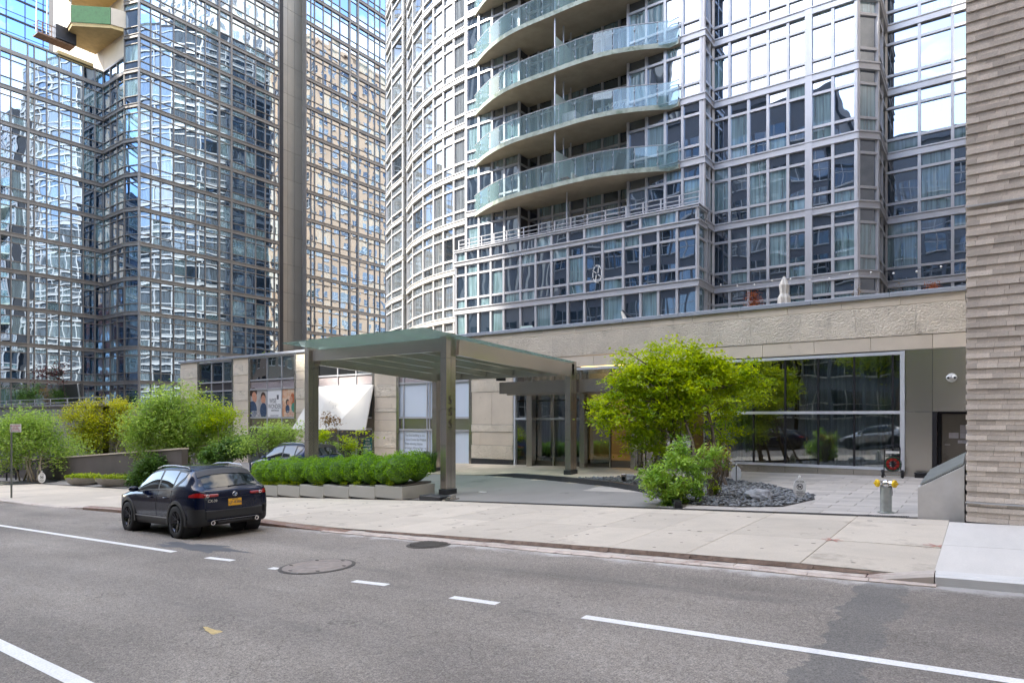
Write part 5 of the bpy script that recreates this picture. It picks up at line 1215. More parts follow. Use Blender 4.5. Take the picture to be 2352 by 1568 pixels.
x, y = pt(1300, 31.2); cab = thing('white_cabinet', 'white storage cabinet beside the screen on the second balcony up', 'cabinet', (x, y, zz+FH)); MB().bbox(-.1, -.3, .02, .75, .3, .95, .01).build('cabinet_body', m_white, cab); MB().box(.3, -.31, .06, .32, -.295, .9).build('door_gap', m_dk, cab)

X, Y, Z = gp(1108, 1130); ps_ = thing('paper_scrap', 'small white scrap of paper lying on the grey driveway', 'litter', (X, Y, Z+.002), .4)
mb = MB(); mb.prism([(-.12, -.06), (.11, -.08), (.13, .05), (-.1, .07)], 0, lambda x, y: .012+.02*abs(x)); mb.build('paper', m_sign, ps_)
X, Y, Z = gp(26, 1102); ub = thing('utility_box', 'small black box on two short legs in the birch bed', 'utility box', (X, Y, Z), D2R(36)); MB().bbox(-.42, -.12, .45, .42, .12, .74, .01).build('box_body', m_blk, ub); MB().bbox(-.44, -.14, .745, .44, .14, .79, .01).build('lid', m_dk, ub)
for q in (-.3, .3): MB().box(q-.03, -.03, -.05, q+.03, .03, .45).build('leg', m_dk, ub)
nd = thing('navy_door', 'navy blue door with white lettering beside the first shop pier', 'door'); m_nvd = M('navy_door_paint', (.012,.018,.06), .4, 0, .1, 3)
a, b = sx(460), sx(488); MB().bbox(a, FAC-.03, -3.4, b, FAC+.03, -1.15, .01).build('door_leaf', m_nvd, nd); text('500', 'lettering', m_pw, nd, ((a+b)/2, FAC-.035, -1.45), .3); MB().box(a+.3, FAC-.036, -2.2, a+.55, FAC-.03, -1.8).build('notice', m_pw, nd); MB().tube([(b-.12, FAC-.05, -2.5), (b-.12, FAC-.08, -2.3), (b-.12, FAC-.05, -2.1)], .02, 6).build('handle', m_steel, nd)
# ------------------------------------------------------------------ compact crossover
random.seed(51)
m_navy = M('navy_metallic_paint', (.003,.006,.022), .12, .0, .05, 40, spec=.35); m_clad = M('matt_black_cladding', (.012,.012,.013), .5, 0, .1, 20); m_tyre = M('tyre_rubber', (.018,.018,.018), .75, 0, .15, 30, bump=.002, bs=60)
m_rim = M('black_alloy', (.07,.07,.08), .25, .8, .1, 8); m_cgl = M('tinted_car_glass', (.010,.016,.017), .03, 0, .1, 1, spec=.4); m_taill = M('red_tail_lens', (.32,.004,.004), .12, 0, .2, 14, coat=1); m_refl = M('red_reflector', (.75,.01,.01), .2, 0, .1, 30)
m_plate = M('yellow_plate', (.80,.42,.02), .5, 0, .04, 6); m_bplate = M('blue_plate_text', (.02,.03,.10), .5); m_trim = M('satin_trim', (.35,.36,.38), .3, .8, .05, 5); m_lens = M('clear_lens', (.7,.7,.7), .1, .3, .2, 12)
def cr(tab, x):
    if x <= tab[0][0]: return tab[0][1]
    if x >= tab[-1][0]: return tab[-1][1]
    for i in range(len(tab)-1):
        if x <= tab[i+1][0]:
            x0, y0 = tab[i]; x1, y1 = tab[i+1]; t = (x-x0)/(x1-x0)
            m0 = ((y1-tab[i-1][1])/(x1-tab[i-1][0]) if i > 0 else (y1-y0)/(x1-x0))*(x1-x0)
            m1 = ((tab[i+2][1]-y0)/(tab[i+2][0]-x0) if i+2 < len(tab) else (y1-y0)/(x1-x0))*(x1-x0)
            return (2*t**3-3*t*t+1)*y0+(t**3-2*t*t+t)*m0+(-2*t**3+3*t*t)*y1+(t**3-t*t)*m1
Wt = [(-.87,.66),(-.85,.735),(-.80,.80),(-.70,.855),(-.4,.89),(0,.905),(.6,.89),(1.3,.88),(2.0,.885),(2.65,.905),(3.0,.885),(3.25,.82),(3.42,.70),(3.53,.52)]
Bt = [(-.87,.96),(-.84,1.0),(-.76,1.035),(-.4,1.065),(0,1.05),(1,1.0),(2,.965),(2.4,.955),(2.7,.93),(3.1,.86),(3.4,.74),(3.53,.64)]
Tt = [(-.87,.965),(-.84,1.01),(-.78,1.06),(-.62,1.20),(-.45,1.355),(-.30,1.46),(0,1.515),(.5,1.55),(.95,1.555),(1.4,1.53),(1.75,1.455),(2.1,1.29),(2.4,1.10),(2.55,1.03),(2.8,.985),(3.1,.925),(3.4,.80),(3.53,.67)]
Et = [(-.87,.52),(-.84,.60),(-.78,.64),(-.6,.62),(-.3,.60),(.3,.60),(1.3,.61),(1.8,.63),(2.2,.69),(2.5,.74),(2.8,.74),(3.2,.66),(3.42,.55),(3.53,.42)]
Zt = [(-.87,.37),(-.83,.30),(-.7,.26),(0,.24),(2.6,.22),(3.2,.22),(3.45,.27),(3.53,.36)]
def sec(x):
    w_, b, t, e_, z = cr(Wt, x), cr(Bt, x), cr(Tt, x), cr(Et, x), cr(Zt, x)
    te = max(b+.01, t-.055) if t-b > .12 else b+(t-b)*.6
    return [(0, z), (w_*.88, z), (w_*.97, z+.07), (w_*.985, z+.22), (w_*1.0, .64), (w_*.985, .84), (w_*.925, b), (e_, te), (e_*.55, t-.012), (0, t)]
def P(x, s):
    q = sec(x); i = min(int(s), len(q)-2); t = s-i
    a, b = q[i], q[i+1]
    if i in (1, 2, 3, 4, 5):
        p0, p3 = q[i-1], q[i+2] if i < 5 else (q[6][0]*2-q[5][0], q[6][1]*2-q[5][1])
        f = lambda k: .5*((2*a[k])+(-p0[k]+b[k])*t+(2*p0[k]-5*a[k]+4*b[k]-p3[k])*t*t+(-p0[k]+3*a[k]-3*b[k]+p3[k])*t**3)
        if i == 1: return (a[0]+(b[0]-a[0])*t, a[1]+(b[1]-a[1])*t*t)
        return (f(0), f(1))
    y, z = a[0]+(b[0]-a[0])*t, a[1]+(b[1]-a[1])*t
    if i == 6: y += .022*math.sin(math.pi*t)*(min(1, (b[1]-a[1])/.3))
    return (y, z)
RW, WB, RA = .352, 2.655, .405
def make_car(label, group=None, paint=None, plate='LJF-8386'):
    paint = paint or m_navy
    car = thing('parked_suv', label, 'car', (0, 0, 0), 0, group)
    xs = [-.87, -.862, -.85, -.83, -.80, -.76, -.70] + [-.64+.06*i for i in range(68)] + [3.46, 3.49, 3.51, 3.53]
    ss = [0, .5, 1, 1.33, 1.66, 2, 2.33, 2.66, 3, 3.2, 3.4, 3.6, 3.8, 4, 4.25, 4.5, 4.75, 5, 5.25, 5.5, 5.75, 6, 6.25, 6.5, 6.75, 7, 7.33, 7.66, 8, 8.5, 9]
    mb = MB(); nS = len(ss); 
    for sd_ in (1, -1):
        vs = []
        for x in xs:
            for s in ss: y, z = P(x, s); vs.append((x, y*sd_, z))
        fs = {0: [], 1: []}
        for i in range(len(xs)-1):
            for j in range(nS-1):
                ids = (i*nS+j, i*nS+j+1, (i+1)*nS+j+1, (i+1)*nS+j); c = [sum(vs[k][a] for k in ids)/4 for a in range(3)]
                if abs(c[1]) > .5 and any((c[0]-xw_)**2+(c[2]-RW)**2 < RA**2 for xw_ in (0, WB)) : continue
                lim = .44+(.20 if c[0] < -.50 else 0)+(.0 if c[0] < 3.1 else .1)
                f = ids if sd_ > 0 else ids[::-1]
                fs[1 if c[2] < lim else 0].append(f)
        n0 = len(mb.v)
        for k in (0, 1):
            mb.m = k
            if k == 0: mb.add(vs, fs[0])
            else:
                for f in fs[1]: mb.f.append(tuple(i+n0 for i in f)); mb.r.append(0); mb.mi.append(1)
    # end caps
    for x, sgn in ((-.87, 1), (3.53, -1)):
        pts = [P(x, s) for s in ss]; loop = [(x, y, z) for y, z in pts] + [(x, -y, z) for y, z in pts[::-1][1:-1]]
        mb.m = 0; c = (x-.02*sgn, 0, .66); n = len(loop); vs = loop+[c]+[((p[0]*.5+c[0]*.5)-.008*sgn, p[1]*.6, .66+(p[2]-.66)*.6) for p in loop]
        fl = [(i, (i+1) % n, n+1+(i+1) % n, n+1+i) for i in range(n)]+[(n+1+i, n+1+(i+1) % n, n) for i in range(n)]
        mb.add(vs, fl if sgn < 0 else [f[::-1] for f in fl])
    me = mb.mesh('body', True); me.materials.append(paint); me.materials.append(m_clad)
    bm = bmesh.new(); bm.from_mesh(me); bmesh.ops.remove_doubles(bm, verts=bm.verts, dist=.0005); bmesh.ops.recalc_face_normals(bm, faces=bm.faces); bm.to_mesh(me); bm.free()
    body = bpy.data.objects.new('body', me); COL.objects.link(body); setp(body, car)
    def patch(name, mat, x0, x1, s0, s1, nx=14, ns=6, off=.006, side=(1, -1), par=car, fx=None, smooth=True):
        for sd_ in side:
            mb = MB(); g = []
            for i in range(nx+1):
                for j in range(ns+1):
                    u, v = i/nx, j/ns; x = x0+(x1-x0)*u; a = s0(x, u) if callable(s0) else s0; b = s1(x, u) if callable(s1) else s1; s = a+(b-a)*v
                    y, z = P(x, s); e_ = .002; y2, z2 = P(x, s+e_); y1, z1 = P(x, s-e_); ny, nz = (z2-z1), -(y2-y1); q = math.hypot(ny, nz) or 1
                    g.append((x, (y+ny/q*off)*sd_, z+nz/q*off))
            fs = [(i*(ns+1)+j, i*(ns+1)+j+1, (i+1)*(ns+1)+j+1, (i+1)*(ns+1)+j) for i in range(nx) for j in range(ns)]
            mb.add(g, [f if sd_ > 0 else f[::-1] for f in fs]); yield mb.build(name, mat, par, smooth=smooth)
    # glass
    for _ in patch('window_surround', m_clad, -.13, 2.20, lambda x, u: 6.04+.62*max(0, (.22-x)/.44)**1.4, lambda x, u: 6.95-.12*max(0, (x-1.9)/.3)-.06*max(0, (.1-x)/.3), 26, 6, .004): pass
    for x0, x1 in ((1.12, 2.10), (.30, 1.02)):
        for _ in patch('side_window', m_cgl, x0, x1, 6.10, lambda x, u: 6.88-.12*max(0, (x-1.9)/.3), 14, 5, .008): pass
    for _ in patch('quarter_window', m_cgl, -.10, .22, lambda x, u: 6.16+.5*(1-u)**1.3, 6.84, 8, 4, .008): pass
    def top_patch(name, mat, x0, x1, f=.93, off=.008):
        mb = MB(); nx, ny = 10, 16; g = []
        for i in range(nx+1):
            x = x0+(x1-x0)*i/nx
            for j in range(ny+1):
                v = -1+2*j/ny; s = 9-abs(v)*2*f; y, z = P(x, s); g.append((x, y*(1 if v >= 0 else -1), z+off))
        mb.add(g, [(i*(ny+1)+j, (i+1)*(ny+1)+j, (i+1)*(ny+1)+j+1, i*(ny+1)+j+1) for i in range(nx) for j in range(ny)]); return mb.build(name, mat, car, smooth=True)
    top_patch('rear_window', m_cgl, -.755, -.42); top_patch('windshield', m_cgl, 1.70, 2.46)
    top_patch('roof_spoiler', m_clad, -.47, -.30, 1.02, .022)
    rv_ = MB(); rv_.tube([(-.765, .08, 1.085), (-.745, -.1, 1.10), (-.735, -.36, 1.105)], .012, 6).build('rear_wiper', m_clad, car)
    # arches, sills
    for xw_ in (0, WB):
        for sd_ in (1, -1):
            mb = MB(); n = 26; g = []
            for k in range(n+1):
                a = math.pi*(-.06+1.12*k/n)
                for r_, o in ((RA-.012, .0), (RA-.012, .022), (RA+.055, .022), (RA+.065, -.01)):
                    x, z = xw_+r_*math.cos(a), RW+r_*math.sin(a); y = cr(Wt, x)*(.985 if z < .75 else .975)+o; g.append((x, y*sd_, z))
            mb.add(g, [(k*4+j, k*4+j+1, (k+1)*4+j+1, (k+1)*4+j) for k in range(n) for j in range(3)]); mb.build('wheel_arch', m_clad, car, smooth=False)
            mb = MB(); mb.lathe([(RA+.02, .0), (RA+.02, -.36*sd_)], (xw_, .885*sd_, RW), 24, 'y'); mb.add([(xw_+(RA+.02)*math.cos(k*.4), .5*sd_, RW+(RA+.02)*math.sin(k*.4)) for k in range(16)], [tuple(range(16))]); mb.build('wheel_well', m_rub, car)
            # wheel
            yc = .80*sd_; 
            ty = MB().lathe([(.235, -.10), (.31, -.112), (.342, -.098), (RW, -.07), (RW, .07), (.342, .098), (.31, .112), (.235, .10)], (xw_, yc, RW), 40, 'y').build('tyre', m_tyre, car, smooth=True)
            wh = MB().lathe([(.001, .03), (.05, .035), (.06, .02), (.06, -.02), (.21, -.06), (.225, .085), (.240, .10), (.245, .085), (.245, -.1)], (0, 0, 0), 40, 'y')
            wh.v = [(v[0]+xw_, v[1]*sd_+yc, v[2]+RW) for v in wh.v]; rim = wh.build('rim', m_rim, car, smooth=True)
            for k in range(10):
                a = k*math.pi/5+(.13 if k % 2 else -.13); MB().obox((xw_+.045*math.cos(a), yc+.045*sd_, RW+.045*math.sin(a)), (xw_+.228*math.cos(a*1.0), yc+.088*sd_, RW+.228*math.sin(a)), .022, .030, up=(0, 1, 0)).build('spoke', m_trim if k % 2 == 9 else m_rim, rim)
            MB().lathe([(.001, .055*sd_), (.035, .05*sd_)], (xw_, yc, RW), 12, 'y').build('hub_cap', m_trim, rim)
    for sd_ in (1, -1):
        MB().obox((.42, .885*sd_, .42), (2.24, .885*sd_, .42), .012, .022).build('sill_strip', m_trim, car)
        for tr in (lambda s: 1.06, lambda s: .20+.06*(s-4)): 
            MB().tube([(tr(s), (P(tr(s), s)[0]+.001)*sd_, P(tr(s), s)[1]) for s in [3.0+.25*k for k in range(13)]], .005, 4).build('door_gap', m_clad, car)
        for x in (.42, 1.30): y, z = P(x+.1, 5.1); MB().tube([(x, (y+.012)*sd_, z), (x+.04, (y+.035)*sd_, z+.003), (x+.17, (y+.035)*sd_, z+.003), (x+.21, (y+.012)*sd_, z)], .014, 6).build('door_handle', paint, car, smooth=True)
        mr = MB().ball((2.02, .985*sd_, 1.03), .11, .65, 1.0, .62, 14, 8).build('door_mirror', paint, car, smooth=True); MB().obox((2.0, .86*sd_, .985), (2.02, .97*sd_, 1.0), .04, .05).build('mirror_arm', m_clad, mr)
        MB().tube([(-.10, .60*sd_, 1.47), (.0, .615*sd_, 1.52), (.6, .625*sd_, 1.558), (1.2, .625*sd_, 1.55), (1.52, .62*sd_, 1.49)], .016, 6).build('roof_rail', m_trim, car, smooth=True)
        mb = MB()
        MB().lathe([(.030, -.02), (.048, -.02), (.048, .03), (.030, .03)], (-.885, .50*sd_, .335), 18, 'x').build('exhaust_tip', m_chrome, car)
        MB().box(-.885, min(.40*sd_, .62*sd_), .545, -.872, max(.40*sd_, .62*sd_), .575).build('bumper_reflector', m_refl, car)
    # tail lights: wrap from the flank onto the tailgate
    for _ in patch('tail_light', m_taill, -.868, -.56, 5.25, lambda x, u: 5.86-.42*u, 12, 5, .012): pass
    for sd_ in (1, -1):
        MB().bbox(-.895, min(.36*sd_, .68*sd_), .885, -.860, max(.36*sd_, .68*sd_), .945, .012).build('tail_light', m_taill, car)
        for yy in (.60,): 
            MB().lathe([(.020, -.038), (.036, -.032), (.036, -.02)], (-.862, yy*sd_, .915), 16, 'x').build('lamp_ring', m_lens, car)
    MB().bbox(-.895, -.66, .40, -.83, .66, .615, .03).build('bumper', m_clad, car)
    MB().bbox(-.90, -.40, .30, -.80, .40, .36, .02).build('diffuser', m_clad, car); MB().box(-.905, -.5, .385, -.89, .5, .392).build('bumper_strip', m_trim, car)
    MB().box(-.880, -.27, .650, -.868, .27, .82).build('plate_recess', m_clad, car)
    pl_ = MB().bbox(-.898, -.152, .665, -.882, .152, .815, .004).build('number_plate', m_plate, car)
    text(plate, 'plate_text', m_bplate, pl_, (-.901, 0, .735), .085, rot=(math.pi/2, 0, -math.pi/2)); text('NEW YORK', 'plate_text', m_bplate, pl_, (-.901, 0, .80), .026, rot=(math.pi/2, 0, -math.pi/2))
    text('CX-30', 'badge', m_chrome, car, (-.893, .50, .80), .075, rot=(math.pi/2, 0, -math.pi/2), ext=.003)
    em = MB().tube([(-.898, .055*math.cos(a), .915+.042*math.sin(a)) for a in [k*math.pi/10 for k in range(21)]], .005, 6).build('emblem', m_chrome, car)
    MB().tube([(-.898, .045, .93), (-.90, .02, .915), (-.90, 0, .90), (-.90, -.02, .915), (-.898, -.045, .93)], .005, 6).build('emblem_wing', m_chrome, em)
    MB().tube([(-.872, .64, .83), (-.886, .3, .86), (-.886, -.3, .86), (-.872, -.64, .83)], .004, 4).build('tailgate_crease', m_clad, car)
    for sd_ in (1, -1):
        MB().tube([(-.872, .655*sd_, .93), (-.874, .655*sd_, .66), (-.874, .60*sd_, .625), (-.874, 0, .622)], .005, 4).build('tailgate_gap', m_clad, car)
        MB().tube([(x, (P(x, 2.6)[0]+.002)*sd_, P(x, 2.6)[1]) for x in [.42+.1*k for k in range(19)]], .006, 4).build('side_crease', paint, car)
    MB().box(-.9, -.72, .46, -.868, -.69, .60).build('tow_cover', m_clad, car)
    # front
    for sd_ in (1, -1):
        for _ in patch('headlight', m_lens, 3.12, 3.46, 5.35, 5.9, 8, 3, .006, side=(sd_,)): pass
    MB().bbox(3.47, -.42, .36, 3.55, .42, .62, .03).build('grille', m_clad, car); MB().box(-.2, -.55, .26, 3.0, .55, .30).build('underbody', m_rub, car)
    MB().box(-.70, -.60, 1.0, 2.3, .60, 1.02).build('interior_shelf', m_rub, car)
    return car
car1 = make_car('navy blue crossover with black wheel arches parked at the kerb', None)
# rear-left tyre contact: on the road beside the kerb
def place(car, X, Y, rz=math.pi, zf=z_road, dz=0):
    g0, g1 = zf(X), zf(X-WB); car.location = (X, Y, g0+dz); pitch = math.atan((g0-g1)/WB)
    car.rotation_euler = (0, pitch, rz)
place(car1, -13.86, 7.93, rz=D2R(176.5))
car1.scale = (.965, .975, .985)
m_bluep = M('dark_blue_paint', (.008,.02,.085), .12, 0, .05, 40, spec=.4)
car2 = make_car('second dark blue car half hidden behind the hedge, under the canopy', None, m_bluep, plate='JKL-2049')
place(car2, -22.9, 17.6, zf=lambda x: G(x, 17.6))
car2.scale = (1.1, 1.08, 1.15)
car2.rotation_euler = (0, math.atan((G(-22.9, 17.6)-G(-25.5, 17.6))/WB), math.pi)
m_silvp = M('silver_paint', (.42,.42,.42), .25, .5, .03, 30)
car3 = make_car('silver car across the street, seen mirrored in the lobby window', None, m_silvp, 'HKD-5120'); place(car3, -4.6, -2.0)
car4 = make_car('black car across the street, seen mirrored in the glass behind the tree', None, plate='GSR-7714'); place(car4, -11.2, -2.0)
# ------------------------------------------------------------------ vegetation
rng = np.random.default_rng(9)
def leafmesh(name, mat, pts, size, rnd, parent=None, asp=.5, up=.35, loc=None, curl=.25):
    """one small folded leaf blade at each point"""
    n = len(pts); pts = np.asarray(pts); d = rng.normal(size=(n, 3)); d[:, 2] = d[:, 2]*.6-.15; d /= np.linalg.norm(d, axis=1)[:, None]
    nr = rng.normal(size=(n, 3)); nr[:, 2] = np.abs(nr[:, 2])+up*3; nr -= (nr*d).sum(1)[:, None]*d; nr /= np.linalg.norm(nr, axis=1)[:, None]
    sdv = np.cross(d, nr); L_ = size*rng.uniform(.6, 1.25, n)[:, None]; W_ = L_*asp*.5
    a = pts; b = pts+d*L_*.45+sdv*W_+nr*W_*curl; c = pts+d*L_; e_ = pts+d*L_*.45-sdv*W_+nr*W_*curl
    v = np.stack([a, b, c, e_], 1).reshape(-1, 3).astype(np.float32)
    me = bpy.data.meshes.new(name); me.vertices.add(4*n); me.vertices.foreach_set('co', v.ravel())
    me.loops.add(4*n); me.loops.foreach_set('vertex_index', np.arange(4*n, dtype=np.int32)); me.polygons.add(n)
    me.polygons.foreach_set('loop_start', np.arange(0, 4*n, 4, dtype=np.int32)); me.polygons.foreach_set('loop_total', np.full(n, 4, dtype=np.int32))
    me.update(calc_edges=True); at = me.attributes.new('rnd', 'FLOAT', 'FACE'); at.data.foreach_set('value', np.clip(rnd, 0, 1).astype(np.float32))
    me.materials.append(mat)
    o = bpy.data.objects.new(name, me); COL.objects.link(o); setp(o, parent)
    if loc is not None: o.location = loc
    return o
def cloud(lobes, n, clump=.28, flat=.45, shell=.55):
    """leaf points gathered in flattened clumps through the lobes' volume"""
    vol = np.array([l[3]**2.2 for l in lobes]); pr_ = vol/vol.sum(); K = max(12, n//46)
    ci = rng.choice(len(lobes), K, p=pr_); q = rng.normal(size=(K, 3)); q /= np.linalg.norm(q, axis=1)[:, None]
    rr = rng.uniform(shell, 1.03, K)**.8; rr = np.where(rng.uniform(0, 1, K) < .12, rr*rng.uniform(1.05, 1.35, K), rr); C = np.array([lobes[i][:3] for i in ci])+q*rr[:, None]*np.array([lobes[i][3] for i in ci])[:, None]
    cr_ = rng.uniform(0, 1, K); per = rng.choice(K, n, p=(lambda w_: w_/w_.sum())(rng.uniform(.3, 1.6, K)))
    off = rng.normal(size=(n, 3))*clump; off[:, 2] *= flat
    return C[per]+off, cr_[per]*.6+rng.uniform(0, .4, n), C
def W(px, py, t): d = ray(px); return Vector((d.x*t, d.y*t, (CYP-py)/FPX*t))
def lob(L_): return [(*W(px, py, t), r*t/FPX) for px, py, t, r in L_]
def branch(mb, a, b, r0, r1, bend=.15, n=5, sides=6):
    a, b = Vector(a), Vector(b); L_ = (b-a).length; pts = []; o1 = Vector((U(-1,1), U(-1,1), U(-.3,.6)))*L_*bend
    for i in range(n+1):
        t = i/n; pts.append(a.lerp(b, t)+o1*math.sin(math.pi*t)+Vector((U(-1,1), U(-1,1), U(-1,1)))*L_*.012)
    mb.tube(pts, r0, sides, rr=[r0+(r1-r0)*i/n for i in range(n+1)]); return pts
def tree(name, label, cat, bases, lobes, n, size, mat, bark, r0=.05, clump=.28, flat=.45, asp=.55, group=None, nbr=30, shell=.5, tint=None):
    o = thing(name, label, cat, bases[0], 0, group); B0 = Vector(bases[0])
    pts, rn, C = cloud(lobes, n, clump, flat, shell)
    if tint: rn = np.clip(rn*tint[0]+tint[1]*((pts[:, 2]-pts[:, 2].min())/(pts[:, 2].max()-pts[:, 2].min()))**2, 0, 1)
    leafmesh('crown', mat, pts-np.array(B0), size, rn, o, asp)
    tops = [Vector(l[:3]) for l in lobes]
    stems = []
    for i, b in enumerate(bases):
        b = Vector(b); tgt = min(tops, key=lambda q: (Vector((q.x, q.y))-Vector((b.x, b.y))).length+.5*abs(q.z-tops[0].z)) if i else tops[0]
        tgt = tgt+Vector((U(-.3,.3), U(-.3,.3), 0)); mb = MB(); pl_ = branch(mb, b-B0-Vector((0,0,.05)), tgt-B0, r0*U(.8, 1.1), r0*.35, .06, 8, 8); mb.build('trunk', bark, o, smooth=True); stems += pl_[3:]
    mb = MB()
    for k in range(nbr):
        c = Vector(C[rng.integers(len(C))])-B0; s = min(stems, key=lambda q: (q-c).length+ (2 if q.z > c.z else 0)*.4); branch(mb, s, c, r0*.35, r0*.08, .1, 4, 5)
    mb.build('branches', bark, o, smooth=True); return o
lf_maple = leaf_mat('maple_leaf', (.09,.22,.015), (.56,.66,.03), .5); lf_birch = leaf_mat('birch_leaf', (.15,.28,.05), (.44,.58,.14), .48)
lf_yellow = leaf_mat('yellow_green_leaf', (.12,.22,.02), (.72,.68,.05), .42); lf_box = leaf_mat('boxwood_leaf', (.06,.18,.01), (.30,.52,.03), .42)
lf_glossy = leaf_mat('glossy_shrub_leaf', (.10,.25,.03), (.50,.68,.12), .3, .32); lf_dark = leaf_mat('dark_evergreen_leaf', (.03,.085,.016), (.13,.26,.04), .2)
lf_red = leaf_mat('purple_leaf', (.05,.012,.014), (.14,.04,.035), .3); lf_or = leaf_mat('dead_orange_needle', (.20,.05,.008), (.48,.15,.03), .2); lf_lime = leaf_mat('lime_ground_cover', (.12,.22,.01), (.46,.56,.03), .35)
lf_dry = leaf_mat('dry_brown_leaf', (.16,.09,.03), (.38,.26,.10), .2)
bk_grey = M('grey_bark', (.16,.125,.095), .85, 0, .25, 12); bk_birch = M('pale_birch_bark', (.50,.42,.33), .75, 0, .25, 5, stretch=(1, 1, 4), stain=('3a2c22', .25, 9)); bk_dark = M('dark_bark', (.05,.038,.03), .85, 0, .3, 12)
random.seed(61)
for X_, h_, lb_ in ((-15.5, 9.5, 'broad street tree across the street, mirrored in the hotel glass'), (-4.5, 8.0, 'second street tree across the street, mirrored in the hotel glass')):
    g_ = z_road(X_); tree('street_tree', lb_, 'tree', [(X_, -6, g_)], [(X_+dx, -6+dy, g_+h_+dz, r_) for dx, dy, dz, r_ in ((0,0,0,2.6),(2.2,.5,-1,2),(-2.4,.3,-.6,2.1),(.6,.9,1.9,1.9),(-1,-.8,1.6,1.7),(1.4,-1,.6,1.8))], 9000, .32, lf_maple, bk_grey, .17, .5, .5, .6, nbr=40, shell=.3)
# the big light green tree by the entrance
T = 21.4
L1 = lob([(1545,868,T,78),(1478,880,T,72),(1418,902,T-.1,46),(1600,868,T+.2,78),(1560,930,T-.3,80),(1450,962,T-.5,62),(1392,968,T-.5,40),(1500,995,T-.4,52),(1655,868,T+.3,52),(1702,880,T+.4,42),(1742,902,T+.5,26),(1490,832,T,44),(1560,818,T,34),(1610,835,T,36),(1500,1040,T-.5,22),(1440,1015,T-.5,26),(1665,945,T+.6,26),(1722,848,T+.4,22),(1660,1000,T+1,22),(1432,815,T,18),(1385,925,T,22)])
bs = [gp(1610, 1120), gp(1585, 1112), gp(1640, 1112), gp(1500, 1098), gp(1668, 1118)]
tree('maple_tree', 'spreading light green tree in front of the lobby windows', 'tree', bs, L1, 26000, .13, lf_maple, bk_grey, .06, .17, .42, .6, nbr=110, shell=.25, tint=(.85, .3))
# smaller open trees beside it, right of the tree
tree('young_tree', 'thin stemmed small tree between the big tree and the lobby glass', 'tree', [gp(1650, 1098), gp(1668, 1096)], lob([(1655,955,23.4,26),(1690,930,23.4,26),(1735,915,23.4,24),(1700,985,23.4,16)]), 1800, .11, lf_maple, bk_grey, .03, .2, .45, .6, nbr=16)
# glossy shrub and its dry neighbour
def shrub(name, label, base, lobes, n, size, mat, asp=.36, clump=.10, bark=bk_grey, nst=14, cat='shrub', group=None, shell=.7, tint=None, stem=.012, flat=.8):
    o = thing(name, label, cat, base, 0, group); B0 = Vector(base); pts, rn, C = cloud(lobes, n, clump, flat, shell)
    if tint: rn = rn*tint[0]+tint[1]
    pts[:, 2] = np.maximum(pts[:, 2], B0.z+.01)
    leafmesh('foliage', mat, pts-np.array(B0), size, rn, o, asp, up=.6); mb = MB()
    for k in range(nst): c = Vector(C[rng.integers(len(C))])-B0; branch(mb, (U(-.12,.12), U(-.12,.12), -.02), c, stem, stem*.3, .12, 4, 5)
    mb.build('stems', bark, o); return o
b0 = gp(1545, 1157); t0 = Vector(b0[:2]).dot(FW)
shrub('rhododendron', 'large glossy bright green shrub at the driveway corner', b0, lob([(1530,1102,t0,50),(1568,1100,t0,46),(1510,1120,t0-.1,32),(1545,1138,t0-.2,26),(1580,1128,t0,30),(1560,1060,t0+.3,30),(1520,1075,t0+.2,30),(1590,1070,t0+.3,26),(1575,1030,t0+.5,20),(1545,1040,t0+.5,14),(1620,1040,t0+.6,24),(1650,1050,t0+.6,16),(1610,1075,t0+.4,24)]), 6800, .13, lf_glossy, .34, .075, nst=26, shell=.6)
b1 = gp(1635, 1140); t1 = Vector(b1[:2]).dot(FW)
shrub('dry_azalea', 'half bare twiggy shrub with brown tips right of the glossy shrub', b1, lob([(1640,1045,t1,28),(1668,1040,t1,18),(1655,1075,t1,22),(1625,1090,t1,14)]), 620, .09, lf_dry, .4, .10, nst=46, shell=.2, stem=.010)
shrub('azalea_tips', 'sparse lime green sprigs growing through the dry twiggy shrub', gp(1650, 1136), lob([(1660,1070,t1-.1,14),(1655,1042,t1,16),(1640,1120,t1-.1,10),(1665,1128,t1-.1,8),(1610,1125,t1-.1,12)]), 360, .11, lf_lime, .35, .05, nst=8, shell=.3)
st_ = thing('tree_stump', 'short cut brown trunk behind the dry shrub', 'stump', gp(1668, 1094)); MB().tube([(0,0,0),(.03,0,.35),(.0,.02,.75)], .07, 9, rr=[.09,.07,.06]).build('stump', bk_grey, st_); MB().tube([(.02,0,.45),(.14,-.02,.55)], .03, 6).build('branch_stub', bk_grey, st_)
# hedge of rounded boxwood over the troughs
def bushmesh(seed):
    r_ = np.random.default_rng(seed); n = 3000; q = r_.normal(size=(n, 3)); q /= np.linalg.norm(q, axis=1)[:, None]; rad = r_.uniform(.80, 1.05, n)
    bump_ = 1+.10*np.sin(q[:, 0]*6+seed)*np.cos(q[:, 2]*7+seed*2)+.07*np.sin(q[:, 1]*11+q[:, 2]*9)
    z = q[:, 2]; wz = np.where(z < 0, 1-.25*z*z, 1.0)
    pts = q*(rad*bump_*wz)[:, None]*np.array([.46, .46, .60])+np.array([0, 0, .66])
    pts[:, 2] = np.maximum(pts[:, 2], .03)
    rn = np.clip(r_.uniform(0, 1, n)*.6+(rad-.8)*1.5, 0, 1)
    return pts, rn
BM = []
for k in range(3):
    p_, r_ = bushmesh(k+3); o = leafmesh('foliage', lf_box, p_, .065, r_, None, .5, up=.1); BM.append(o)
mcore = MB().ball((0, 0, .62), .40, .95, .95, 1.35, 10, 8).mesh('inner_twigs'); mcore.materials.append(lf_dark)
